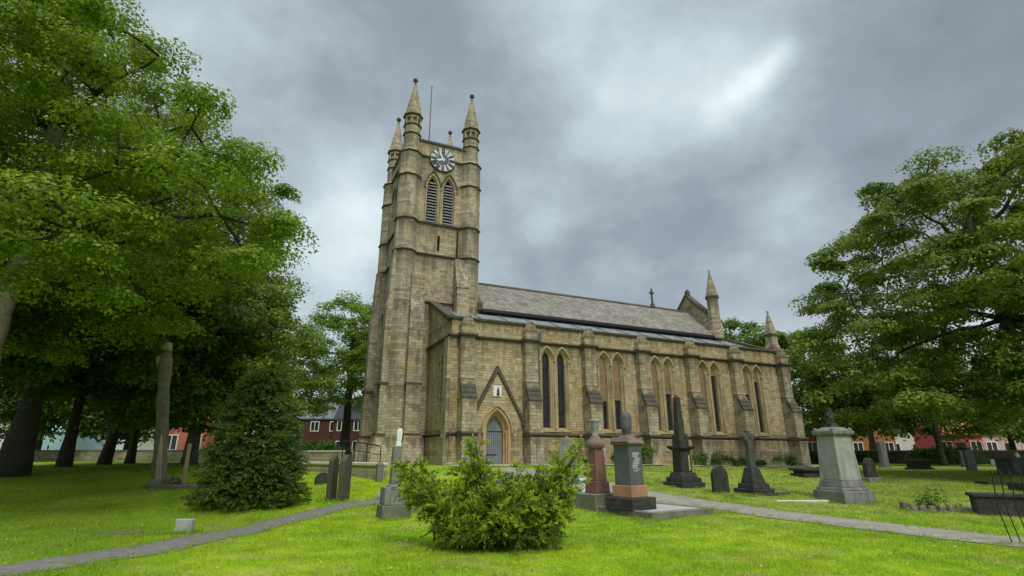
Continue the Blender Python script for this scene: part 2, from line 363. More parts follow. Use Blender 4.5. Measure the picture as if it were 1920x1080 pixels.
def grass_color(T, wp):
    n1 = T.noise(wp, .28, 5, .6); n2 = T.noise(wp, 1.7, 5, .65); n3 = T.noise(wp, 9, 3, .6)
    f = T.math('ADD', T.math('MULTIPLY', n1, .4), T.math('ADD', T.math('MULTIPLY', n2, .38), T.math('MULTIPLY', n3, .22)))
    col = T.ramp(f, [(.33, (.10, .20, .008)), (.44, (.19, .33, .008)), (.54, (.30, .44, .012)), (.66, (.48, .52, .06))])
    dn = T.noise(wp, .75, 6, .7)
    dry = T.node('ShaderNodeMapRange', inp={0: dn, 1: .52, 2: .66, 3: 0.0, 4: .65}).outputs[0]
    col = T.mix(dry, col, (.42, .38, .15))
    moss = T.noise(wp, .5, 5, .65)
    col = T.mix(T.node('ShaderNodeMapRange', inp={0: moss, 1: .54, 2: .66, 3: 0.0, 4: .5}).outputs[0], col, (.10, .21, .012))
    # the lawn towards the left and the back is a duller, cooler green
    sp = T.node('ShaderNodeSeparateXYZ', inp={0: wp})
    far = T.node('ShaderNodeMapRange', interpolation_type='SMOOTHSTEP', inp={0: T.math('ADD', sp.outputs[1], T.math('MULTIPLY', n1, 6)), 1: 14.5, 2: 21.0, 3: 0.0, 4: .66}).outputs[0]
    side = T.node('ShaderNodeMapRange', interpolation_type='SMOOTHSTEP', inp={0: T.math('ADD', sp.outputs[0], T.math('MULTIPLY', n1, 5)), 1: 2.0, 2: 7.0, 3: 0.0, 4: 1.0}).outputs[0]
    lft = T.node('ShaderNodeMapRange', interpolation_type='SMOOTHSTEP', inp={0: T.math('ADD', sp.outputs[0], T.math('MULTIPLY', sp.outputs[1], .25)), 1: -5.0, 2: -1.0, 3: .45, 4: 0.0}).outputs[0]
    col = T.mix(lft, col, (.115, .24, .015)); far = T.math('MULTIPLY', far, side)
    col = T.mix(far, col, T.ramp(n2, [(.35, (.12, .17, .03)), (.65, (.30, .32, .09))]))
    return col
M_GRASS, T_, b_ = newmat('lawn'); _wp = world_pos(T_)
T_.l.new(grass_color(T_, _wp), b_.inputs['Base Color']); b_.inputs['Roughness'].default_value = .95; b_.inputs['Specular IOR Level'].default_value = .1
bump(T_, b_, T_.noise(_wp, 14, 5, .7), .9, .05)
M_BLADE, T_, b_ = newmat('grass_blades'); _g = T_.node('ShaderNodeNewGeometry')
_c = grass_color(T_, _g.outputs['Position'])
_c = T_.mix(T_.math('MULTIPLY', _g.outputs['Random Per Island'], .55), _c, (.52, .60, .10))
T_.l.new(_c, b_.inputs['Base Color']); b_.inputs['Roughness'].default_value = .7; b_.inputs['Specular IOR Level'].default_value = .15
_tr = T_.node('ShaderNodeBsdfTranslucent', inp={0: _c}); _mx = T_.node('ShaderNodeMixShader', inp={0: .4, 1: b_.outputs[0], 2: _tr.outputs[0]})
T_.l.new(_mx.outputs[0], [q for q in T_.n if q.type == 'OUTPUT_MATERIAL'][0].inputs[0])
M_TARMAC = stone('dark_path_gravel', (.11, .105, .095), (.27, .26, .235), (.17, .16, .12), .6, scale=7, bumps=.8)
M_GRAVEL = stone('pale_path_gravel', (.22, .20, .16), (.38, .35, .29), (.15, .145, .09), .6, scale=6, bumps=.6)
M_PAVE = stone('pale_paving', (.34, .325, .29), (.48, .46, .42), (.25, .24, .2), .5, scale=3)
L_SYC = leafmat('sycamore_leaf', (.042, .088, .006), (.125, .215, .012), (.31, .42, .028), .32, .8)
L_SYC2 = leafmat('maple_leaf', (.042, .085, .012), (.115, .185, .022), (.28, .365, .045), .32, .7)
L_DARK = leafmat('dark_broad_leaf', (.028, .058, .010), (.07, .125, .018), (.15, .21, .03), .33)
L_MID = leafmat('mid_green_leaf', (.06, .12, .012), (.13, .22, .022), (.23, .33, .05), .4)
L_MIDB = leafmat('bright_green_leaf', (.08, .15, .012), (.17, .28, .022), (.30, .42, .05), .42)
L_YEW = leafmat('yew_needles', (.024, .058, .012), (.07, .13, .022), (.19, .28, .045), .28, 1.5)
L_BUSH = leafmat('golden_yew_needles', (.03, .075, .008), (.085, .16, .012), (.18, .27, .02), .3, 2.2)
L_GOLD = leafmat('golden_new_needles', (.17, .26, .012), (.34, .45, .025), (.55, .62, .06), .4, 2.2)
L_HEDGE = leafmat('hedge_leaf', (.03, .08, .01), (.06, .14, .018), (.12, .22, .03), .3, 1.5)

# ------------------------------------------------------------------ ground, paths
def make_ground():
    def axis(lo, hi, fine_lo, fine_hi, st):
        a = list(np.arange(fine_lo, fine_hi + 1e-6, st)); q = st
        x = fine_hi
        while x < hi: q *= 1.25; x += q; a.append(min(x, hi))
        x = fine_lo; q = st
        while x > lo: q *= 1.25; x -= q; a.insert(0, max(x, lo))
        return np.array(a)
    xs = axis(-900, 900, -32, 36, .4); ys = axis(-150, 1200, 4, 50, .4)
    X, Y = np.meshgrid(xs, ys); Z = hz(X, Y)
    nx, ny = len(xs), len(ys)
    v = np.stack([X, Y, Z], -1).reshape(-1, 3)
    i = np.arange(nx - 1); j = np.arange(ny - 1); I, J = np.meshgrid(i, j); a = (J * nx + I).ravel()
    f = np.stack([a, a + 1, a + nx + 1, a + nx], -1)
    me = bpy.data.meshes.new('ground'); me.from_pydata(v.tolist(), [], f.tolist()); me.materials.append(M_GRASS)
    me.polygons.foreach_set('use_smooth', [True] * len(me.polygons))
    o = bpy.data.objects.new('ground', me); COL.objects.link(o); tag(o, kind='structure')
make_ground()
PATHS = []   # polygons used to keep grass blades off the paths
def ribbon(name, left, right, mat, lift=.012, n=70):
    """path surface between two ground polylines"""
    def resample(p):
        p = np.array([q[:2] for q in p]); s = np.r_[0, np.cumsum(np.hypot(*np.diff(p, axis=0).T))]; t = np.linspace(0, s[-1], n)
        # smooth
        q = np.stack([np.interp(t, s, p[:, 0]), np.interp(t, s, p[:, 1])], -1)
        for _ in range(6): q[1:-1] = (q[:-2] + 2 * q[1:-1] + q[2:]) / 4
        return q
    L, Rr = resample(left), resample(right)
    ph = np.arange(n)[:, None]; L = L + .045 * np.sin(ph * .9 + np.sin(ph * .37) * 2); Rr = Rr + .045 * np.sin(ph * .75 + 2 + np.sin(ph * .29) * 2)
    jit = RNG.normal(0, .025, (n, 2)); L = L + jit; Rr = Rr + RNG.normal(0, .03, (n, 2))
    mid = (L + Rr) / 2; ed = lambda q: q + (mid - q) * (.13 / np.maximum(.1, np.linalg.norm(mid - q, axis=1, keepdims=True)))
    PATHS.append(np.vstack([ed(L), ed(Rr)[::-1]]))
    m = 6; mb = MB(); vs = []
    for i in range(n):
        for k in range(m + 1):
            p = L[i] + (Rr[i] - L[i]) * k / m; vs.append((p[0], p[1], gz(p[0], p[1]) + lift + .012 * math.sin(math.pi * k / m)))
    fs = [(i * (m + 1) + k, (i + 1) * (m + 1) + k, (i + 1) * (m + 1) + k + 1, i * (m + 1) + k + 1) for i in range(n - 1) for k in range(m)]
    mb.add(vs, fs); o = mb.build(name, mat, smooth=True); tag(o, kind='structure')
    return o
g = lambda pts: [base(*p) for p in pts]
lp_up = [(-13, 4.8), *[q[:2] for q in g([(0, 1063), (180, 1035), (356, 1004), (515, 971), (649, 941), (712, 933)])], (-1.8, 20.0), (0.2, 24.5)]
lp_lo = [(-11.3, 4.0), *[q[:2] for q in g([(40, 1082), (200, 1055), (356, 1028), (515, 989), (649, 954), (712, 945)])], (-1.0, 18.9), (1.5, 23.8)]
ribbon('footpath', lp_up, lp_lo, M_TARMAC)
rp_up = [(0.4, 27.2), (2.6, 24.2), *[q[:2] for q in g([(1160, 907), (1229, 922), (1340, 941), (1600, 974), (1896, 1008)])], (11.5, 10.9), (15, 9.8)]
rp_lo = [(-1.2, 26.6), (0.8, 22.3), *[q[:2] for q in g([(1100, 920), (1200, 939), (1340, 957), (1600, 990), (1896, 1027)])], (11.0, 9.9), (14.5, 8.8)]
ribbon('footpath', rp_up, rp_lo, M_GRAVEL, .017)

# ------------------------------------------------------------------ church
AX = R(90 - 65.4); U = Vector((math.cos(AX), math.sin(AX))); Wv = Vector((-U.y, U.x)); OX, OY = -.972, 32.0
def CW(s_, o_, z_=None):
    x = OX + s_ * U.x + o_ * Wv.x; y = OY + s_ * U.y + o_ * Wv.y
    return (x, y, gz(x, y) if z_ is None else z_)
pv = MB()
_sv = [CW(s_, o_) for s_ in np.linspace(-3, 26, 40) for o_ in (-2.6, -1.0)]
pv.add([(x, y, z + .06) for x, y, z in _sv], [(2 * i, 2 * i + 2, 2 * i + 3, 2 * i + 1) for i in range(39)])
tag(pv.build('pavement', M_PAVE), kind='structure')

church = empty('church', (OX, OY, 0), AX, 'old sandstone church with a clock tower, four spired pinnacles and lancet windows', 'church')
B0 = -.2          # masonry goes below the ground
WIN = [4.0, 8.25, 12.5, 16.8, 21.1]; HS = .545
SZ, SZS, SZA = 3.05, 7.30, 7.95
ZS = 8.35         # cornice string
def lanc(cx, half, grow=0.0): return arch(cx, half, SZ, SZS, SZA + grow)
# south aisle wall with real openings
def aisle_wall():
    mb = MB()
    outer = [(-2.82, B0), (24.95, B0), (24.95, 9.35), (-2.82, 9.35)]
    hs = [lanc(c + q * HS, .40) for c in WIN for q in (-1, 1)]
    hs.append(arch(.04, .72, B0 + .05, 2.85, 4.1))
    mb.holes(outer, hs, 0)
    mb.box(-2.82, 24.95, .55, .6, B0, 9.35)                       # inner face
    mb.add([(-2.82, 0, 9.35), (24.95, 0, 9.35), (24.95, .55, 9.35), (-2.82, .55, 9.35)], [(0, 1, 2, 3)])
    # plinth, wider than the wall, broken at the door
    for a, b in ((-2.82, -.95), (1.05, 24.95)):
        mb.prism([(0, 2.62), (-.10, 2.52), (-.10, B0), (0, B0)], a, b, 'x')
    # west wall of the aisle, with two slim openings
    f = lambda a, z: (-2.82, a, z)
    hw = [arch(c, .17, 4.55, 6.9, 7.35) for c in (1.75, 2.3)]
    mb.holes([(0, B0), (5.0, B0), (5.0, 11.55), (.55, 9.35), (0, 9.35)], hw, 0, f=f)
    F = lambda p, x: (x, p[0], p[1])
    for h in hw: mb.skirt(h, -2.82, h, -2.5, f=F, closed=True)
    mb.add([(-2.5, 1.4, 4.4), (-2.5, 2.7, 4.4), (-2.5, 2.7, 7.5), (-2.5, 1.4, 7.5)], [(0, 1, 2, 3)], 1)
    mb.prism([(.55, 9.2), (5, 11.4), (5, 11.55), (.55, 9.35)], -2.82, -2.4, 'x')
    mb.prism([(0, 2.62), (5.0, 2.62), (5.0, B0), (0, B0)], -2.92, -2.822, 'x')
    # east wall
    mb.prism([(.6, B0), (5.0, B0), (5.0, 11.2), (.6, 9.35)], 24.5, 24.95, 'x')
    return mb.build('aisle_wall', [M_WARM, M_GLASS], church)
aisle_wall()
def coping():
    mb = MB()
    mb.prism([(-.12, 9.35), (-.14, 9.45), (.2, 9.58), (.62, 9.45), (.60, 9.35)], -2.9, 25.05, 'x')
    mb.prism([(-.05, 9.35), (.4, 9.35), (5.0, 11.56), (5.0, 11.72), (.3, 9.55), (-.05, 9.5)], -3.0, -2.38, 'x')
    mb.prism([(-.05, 9.35), (.4, 9.35), (5.0, 11.2), (5.0, 11.38), (.3, 9.55), (-.05, 9.5)], 24.45, 25.08, 'x')
    return mb.build('parapet_coping', M_WEATH, church)
coping()
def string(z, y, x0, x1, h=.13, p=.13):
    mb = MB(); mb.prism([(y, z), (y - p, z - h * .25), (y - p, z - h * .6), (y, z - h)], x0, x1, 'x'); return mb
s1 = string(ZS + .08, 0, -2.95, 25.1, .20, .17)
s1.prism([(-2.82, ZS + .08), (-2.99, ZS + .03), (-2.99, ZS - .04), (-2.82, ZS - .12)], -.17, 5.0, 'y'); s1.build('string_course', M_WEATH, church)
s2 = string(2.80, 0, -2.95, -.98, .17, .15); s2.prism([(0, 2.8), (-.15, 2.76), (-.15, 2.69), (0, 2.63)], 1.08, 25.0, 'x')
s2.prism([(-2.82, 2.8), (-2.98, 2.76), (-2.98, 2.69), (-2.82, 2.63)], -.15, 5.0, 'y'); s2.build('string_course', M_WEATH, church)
# windows
def lancet_pair(cx, kind):
    w = empty('window', (cx, 0, 0)); w.parent = church
    fr = MB()
    for q in (-1, 1):
        a = lanc(q * HS, .40); mid = lanc(q * HS, .33, -.05); b = lanc(q * HS, .262, -.12)
        fr.skirt(a, 0.0, mid, .10); fr.skirt(mid, .10, b, .13); fr.skirt(b, .13, b, .32)
        fr.band(a, lanc(q * HS, .475, .10), -.022, .01)
        fr.add([(q * HS - .4, 0, SZ), (q * HS + .4, 0, SZ), (q * HS + .262, .32, SZ + .12), (q * HS - .262, .32, SZ + .12)], [(0, 1, 2, 3)])
    fr.box(-1.12, 1.12, -.07, .02, SZ - .15, SZ)
    fr.build('frame', M_DRESS, w)
    sh = MB()
    for x in (-HS - .47, 0, HS + .47):
        sh.tube([(x, -.045, SZ), (x, -.045, SZS - .1)], .052, 8)
        for z, hh in ((SZ, .16), (5.15, .08), (SZS - .16, .2)): sh.lathe([(.06, z), (.085, z + .02), (.085, z + hh - .02), (.06, z + hh)], x, -.045, 8)
    for q in (-1, 1):
        for e in (-1, 1): sh.tube([(q * HS + e * .31, .07, SZ + .02), (q * HS + e * .31, .07, SZS - .1)], .035, 6)
    sh.build('shaft', M_DRESS, w)
    hd = MB()
    for q in (-1, 1):
        hd.band(arch(q * HS, .49, 9, SZS - .05, SZA + .13), arch(q * HS, .565, 9, SZS - .05, SZA + .24), -.13, 0)
    for x in (-2 * HS + .01, 0, 2 * HS - .01): hd.lathe([(.02, SZS - .18), (.09, SZS - .12), (.09, SZS - .02), (.05, SZS)], x, -.08, 8)
    hd.build('hood_mould', M_DRESS, w)
    for n_, q in enumerate((-1, 1)):
        gl = MB(); o = lanc(q * HS, .28, -.10); gl.add([(x, .28, z) for x, z in o], [tuple(range(len(o)))])
        gl.build('pane', M_GLASS, w)
        bars = MB(); z = SZ + .3; zl = []
        while z < SZA - .3: zl.append(z); z += .45
        bars.box(q * HS - .006, q * HS + .006, .25, .272, SZ + .05, SZA - .2)
        for z in zl: bars.box(q * HS - .25, q * HS + .25, .255, .272, z, z + .014)
        bars.build('glazing_bar', M_LEADCAME, w)
        top = kind[n_]
        if top:
            bd = MB(); zt = top
            o = arch(q * HS, .262, zt, SZS, SZA - .125)
            bd.prism([(x, z) for x, z in o],   .20, .25, 'y')
            z = zt + .35
            while z < SZA - .5: bd.box(q * HS - .24, q * HS + .24, .185, .21, z, z + .03); z += .42
            bd.build('boarding', M_BOARD, w)
    return w
for cx, k in zip(WIN, ((0, 0), (4.9, 5.0), (4.7, 5.6), (4.8, 7.1), (5.9, 6.9))): lancet_pair(cx, k)
# doorway
dr = empty('doorway', (.04, 0, 0)); dr.parent = church
mb = MB(); D0 = arch(0, .72, B0, 2.85, 4.1); D1 = arch(0, .62, B0, 2.85, 3.95); D2 = arch(0, .54, B0, 2.85, 3.80)
mb.skirt(D0, -.18, D1, .12); mb.skirt(D1, .12, D2, .16); mb.skirt(D2, .16, D2, .42); mb.band(D0, arch(0, .86, B0, 2.85, 4.3), -.18, .02)
for e in (-1, 1):
    mb.tube([(e * .66, -.02, B0), (e * .66, -.02, 2.8)], .05, 8); mb.lathe([(.05, 2.7), (.09, 2.8), (.09, 2.88), (.06, 2.9)], e * .66, -.02, 8)
mb.build('door_surround', M_DOORST, dr)
mb = MB(); mb.add([(x, .36, z) for x, z in arch(0, .56, B0, 2.85, 3.82)], [tuple(range(17))[:len(arch(0, .56, B0, 2.85, 3.82))]]); 
dl = mb.build('door_leaf', M_DOOR, dr)
mb = MB()
for i in range(-4, 5): mb.box(i * .12 - .004, i * .12 + .004, .345, .358, 1.0, 3.3 - abs(i) * .1)
mb.box(-.54, .54, .335, .357, 2.86, 2.90); mb.box(-.54, .2, .335, .357, 1.55, 1.61)
mb.build('door_hinge', M_IRON, dl)
mb = MB()
mb.box(-.95, .95, -.75, .30, B0, 1.05); mb.build('doorstep', M_COPE, dr, .02)
mb = MB()   # slightly proud gable with dark raking mouldings
gab = [(-1.62, B0), (-1.62, 3.55), (0, 6.45), (1.62, 3.55), (1.62, B0)]
mb.holes(gab, [arch(0, .72, B0 + .05, 2.85, 4.1)], -.16)
mb.skirt(gab, -.16, gab, .0); mb.build('gable_wall', M_WARM, dr)
mb = MB()
for e in (-1, 1):
    mb.prism([(e * 1.78, 3.42), (e * 1.62, 3.42), (0, 6.32), (0, 6.68)], -.30, 0, 'y')
mb.box(-1.9, -1.55, -.30, 0, 3.25, 3.43); mb.box(1.55, 1.9, -.30, 0, 3.25, 3.43)
mb.build('gable_moulding', M_WEATH, dr)
mb = MB(); mb.band(arch(0, .87, 9, 2.85, 4.31), arch(0, .98, 9, 2.85, 4.48), -.27, -.15)
for e in (-1, 1): mb.lathe([(.03, 2.7), (.1, 2.76), (.1, 2.84), (.06, 2.86)], e * .93, -.2, 8)
mb.build('hood_mould', M_DRESS, dr)
pq = MB(); pq.box(-.26, .26, -.21, -.158, 4.85, 5.48); pqo = pq.build('plaque', M_WHITE, dr, .01)
pq = MB(); pq.lathe([(.10, 4.93), (.08, 5.05), (.05, 5.12), (.075, 5.2), (.05, 5.27), (.025, 5.3), (.045, 5.34), (.01, 5.4)], .03, -.225, 10); pq.build('figure', M_BLACK, pqo)
# buttresses
def buttress(sx, w=.43, parent=None, name='buttress'):
    b = empty(name, (sx, 0, 0)); b.parent = church
    mb = MB()
    prof = [(.02, B0), (-1.05, B0), (-1.05, 2.5), (-.93, 2.64), (-.93, 4.65), (-.80, 4.82), (-.80, 4.98), (-.68, 5.12), (-.68, 5.28), (-.56, 5.42), (-.56, 5.56), (-.46, 5.7), (-.46, 8.9), (.02, 8.9)]
    mb.prism([p for p in prof if p[1] >= 2.64 or p[0] > -1] if False else prof, -w, w, 'x')
    mb.build('pier', M_BUTT, b)
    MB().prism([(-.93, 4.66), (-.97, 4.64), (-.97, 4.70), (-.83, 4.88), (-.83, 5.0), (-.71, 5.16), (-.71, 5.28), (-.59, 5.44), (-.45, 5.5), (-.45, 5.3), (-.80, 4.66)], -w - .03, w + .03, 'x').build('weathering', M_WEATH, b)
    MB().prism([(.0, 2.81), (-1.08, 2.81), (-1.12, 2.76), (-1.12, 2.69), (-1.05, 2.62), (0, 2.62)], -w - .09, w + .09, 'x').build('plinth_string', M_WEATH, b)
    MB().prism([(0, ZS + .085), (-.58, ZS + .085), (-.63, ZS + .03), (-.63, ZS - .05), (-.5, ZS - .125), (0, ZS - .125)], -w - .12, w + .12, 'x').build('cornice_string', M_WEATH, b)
    mb = MB(); mb.prism([(-w - .02, 8.9), (w + .02, 8.9), (.12, 9.55), (-.12, 9.55)], -.50, .03, 'y'); mb.build('gablet', M_BUTT, b, .03)
    return b
b0 = buttress(2.2)
for s_ in (-1.95, 6.45, 10.75, 15.05, 19.35, 24.4):
    c = copy_tree(b0, church); c.location.x = s_
# east facing buttress at the south east corner, and a west facing one
eb = copy_tree(b0, church); eb.location = (24.95, .55, 0); eb.rotation_euler = (0, 0, R(90))
wb = MB(); wb.prism([(-2.81, B0), (-3.12, B0), (-3.12, 2.5), (-3.05, 2.64), (-3.05, 8.2), (-2.81, 8.3)], .02, .75, 'y'); wb.build('buttress', M_BUTT, church)
# roofs
mb = MB()
mb.prism([(.55, 9.28), (5.1, 11.22), (5.1, 11.12), (.55, 9.18)], -2.4, 24.5, 'x')
mb.build('aisle_roof', M_LEAD, church)
mb = MB()
for i in range(14): mb.prism([(.55, 9.28), (5.08, 11.21), (5.08, 11.27), (.55, 9.34)], -1.9 + i * 2.0, -1.83 + i * 2.0, 'x')
mb.build('roof_roll', M_LEAD, church)
mb = MB(); mb.box(.4, 22.9, 5.06, 10.94, B0, 11.55); mb.build('nave_wall', M_WARM, church)
mb = MB(); mb.prism([(4.78, 11.42), (8, 14.30), (11.22, 11.42), (11.22, 11.56), (8, 14.44), (4.78, 11.56)], .3, 22.95, 'x'); mb.build('nave_roof', M_SLATE, church)
mb = MB(); mb.prism([(4.66, 11.50), (4.64, 11.30), (4.8, 11.22), (5.04, 11.22), (5.04, 11.46), (4.77, 11.50)], .9, 22.9, 'x'); mb.build('gutter_and_eaves_shade', M_IRON, church)  # iron gutter, made deeper so its black draws the shadow under the eaves
mb = MB(); mb.prism([(7.86, 14.38), (8, 14.56), (8.14, 14.38)], .3, 22.95, 'x'); mb.build('roof_ridge', M_WEATH, church)
mb = MB(); mb.prism([(4.7, 11.9), (8, 14.9), (8, 14.3), (4.7, 11.4)], .55, .95, 'x'); mb.build('roof_coping', M_WEATH, church)
mb = MB(); mb.prism([(4.8, B0), (11.2, B0), (11.2, 12.95), (8, 16.0), (4.8, 12.95)], 22.95, 23.45, 'x'); mb.build('east_gable', M_TOWER, church)
mb = MB()
for e in (-1, 1): mb.prism([(8 + e * 3.35, 12.75), (8, 15.95), (8, 16.2), (8 + e * 3.35, 13.0)], 22.86, 23.54, 'x')
mb.box(23.0, 23.4, 7.85, 8.15, 16.1, 16.5); mb.frus(23.2, 8, 16.5, 16.75, .14, .14, .02, .02)
mb.build('gable_coping', M_WEATH, church)
mb = MB(); mb.frus(18.9, 8, 14.4, 14.8, .20, .2, .12, .12); mb.frus(18.9, 8, 14.8, 16.25, .07, .07, .05, .05); mb.box(18.62, 19.18, 7.95, 8.05, 15.75, 15.88); mb.ngon(18.9, 8, 15.7, 15.93, .14)
mb.build('ridge_cross', M_WEATH, church)
# north aisle and chancel, plain masses that close the plan
mb = MB(); mb.box(-2.0, 24.5, 11.0, 15.6, B0, 9.2); mb.build('north_aisle_wall', M_WARM, church)
mb = MB(); mb.prism([(10.9, 11.2), (15.9, 9.1), (15.9, 9.22), (10.9, 11.32)], -2.2, 24.7, 'x'); mb.build('north_aisle_roof', M_LEAD, church)
mb = MB(); mb.box(23.45, 27.2, 5.9, 10.1, B0, 9.0); mb.prism([(5.9, 9.0), (8, 11.6), (10.1, 9.0)], 26.9, 27.2, 'x'); mb.build('chancel_wall', M_TOWER, church)
mb = MB(); mb.prism([(5.7, 8.9), (8, 11.3), (10.3, 8.9), (10.3, 9.05), (8, 11.45), (5.7, 9.05)], 23.45, 26.9, 'x'); mb.build('chancel_roof', M_SLATE, church)
# nave and aisle corner pinnacles
def pin(sx, oy, z0, zc, za, r, nm='pinnacle', sq=False):
    p = empty(nm, (sx, oy, 0)); p.parent = church
    n, rot = (4, R(45)) if sq else (8, None)
    k = 1.25 if sq else 1.0
    mb = MB(); mb.ngon(0, 0, z0, z0 + .5, r * 1.3 * k, r * 1.25 * k, n, rot); mb.ngon(0, 0, z0 + .5, z0 + .8, r * 1.25 * k, r * k, n, rot); mb.ngon(0, 0, z0 + .8, zc, r * k, None, n, rot); mb.build('shaft', M_BUTT, p)
    mb = MB(); mb.ngon(0, 0, zc - .05, zc + .13, r * 1.18 * k, r * 1.22 * k, n, rot); mb.build('collar', M_WEATH, p)
    mb = MB(); mb.ngon(0, 0, zc + .13, za, r * 1.12 * k, .05, n, rot); mb.lathe([(.04, za - .02), (.10, za + .04), (.09, za + .12), (.02, za + .2)], 0, 0, 8); mb.build('spire', M_BUTT, p)
    return p
pin(23.2, 5.0, 11.3, 15.05, 17.6, .52)
pin(24.25, .3, 9.3, 10.75, 12.7, .36, sq=True)
# ---- tower
TX0, TX1, TY0, TY1 = -4.78, -.12, 5.2, 10.8
SY = 4.95; WX = -5.02
tower = empty('tower', (0, 0, 0)); tower.parent = church
CX = (TX0 + TX1) / 2
def tower_body():
    mb = MB()
    bl = [arch(CX + q * .62, .42, 17.45, 20.3, 21.35) for q in (-1, 1)]
    sl = [[(CX - .1, 15.4), (CX + .1, 15.4), (CX + .1, 16.6), (CX - .1, 16.6)]]
    mb.holes([(TX0, B0), (TX1, B0), (TX1, 23.95), (TX0, 23.95)], bl + sl, SY)
    for h in bl + sl: mb.skirt(h, SY, h, SY + .5, closed=True)
    wy = (TY0 + TY1) / 2
    wl = [arch(wy + q * .7, .42, 17.45, 20.3, 21.35) for q in (-1, 1)] + [arch(wy, .6, 6.5, 9.6, 10.6), [(wy - .3, 12.9), (wy, 12.5), (wy + .3, 12.9), (wy, 13.4)]]
    f = lambda a, z: (WX, a, z); F = lambda p, x: (x, p[0], p[1])
    mb.holes([(TY0, B0), (TY1, B0), (TY1, 23.95), (TY0, 23.95)], wl, 0, f=f)
    for h in wl: mb.skirt(h, WX, h, WX + .45, closed=True, f=F)
    mb.box(TX1, TX1 + .22, TY0, TY1, B0, 23.95); mb.box(TX0, TX1, TY1, TY1 + .25, B0, 23.95)
    mb.box(WX + .01, TX1, SY + .01, TY1, 23.3, 23.32)
    # back of the parapets
    mb.add([(TX0, SY + .4, 22.9), (TX1, SY + .4, 22.9), (TX1, SY + .4, 23.95), (TX0, SY + .4, 23.95)], [(0, 1, 2, 3)])
    mb.build('tower_wall', M_TOWER, tower)
    mb = MB(); mb.box(TX0 + .3, TX1, SY + .5, SY + .56, B0, 23); mb.box(WX + .47, WX + .52, TY0, TY1, B0, 23); mb.build('belfry_shade_sheet', M_INSHADE, tower)  # near-black sheets behind the openings, interior shade put in as colour
tower_body()
mb = MB()
mb.box(TX0, TX1 + .2, SY - .09, SY + .46, 23.95, 24.12); mb.box(WX - .09, WX + .4, TY0, TY1, 23.95, 24.12); mb.box(TX1 - .2, TX1 + .3, TY0, TY1, 23.95, 24.12); mb.box(TX0, TX1, TY1 - .2, TY1 + .3, 23.95, 24.12)
mb.build('tower_parapet_coping', M_WEATH, tower)
for z, h in ((22.75, .17), (17.42, .17), (15.05, .14), (11.6, .1)):
    mb = MB(); mb.prism([(SY, z + h / 2), (SY - .14, z + h / 4), (SY - .14, z - h / 4), (SY, z - h / 2)], TX0, TX1, 'x')
    mb.prism([(WX, z + h / 2), (WX - .14, z + h / 4), (WX - .14, z - h / 4), (WX, z - h / 2)], TY0, TY1, 'y')
    mb.build('string_course', M_WEATH, tower)
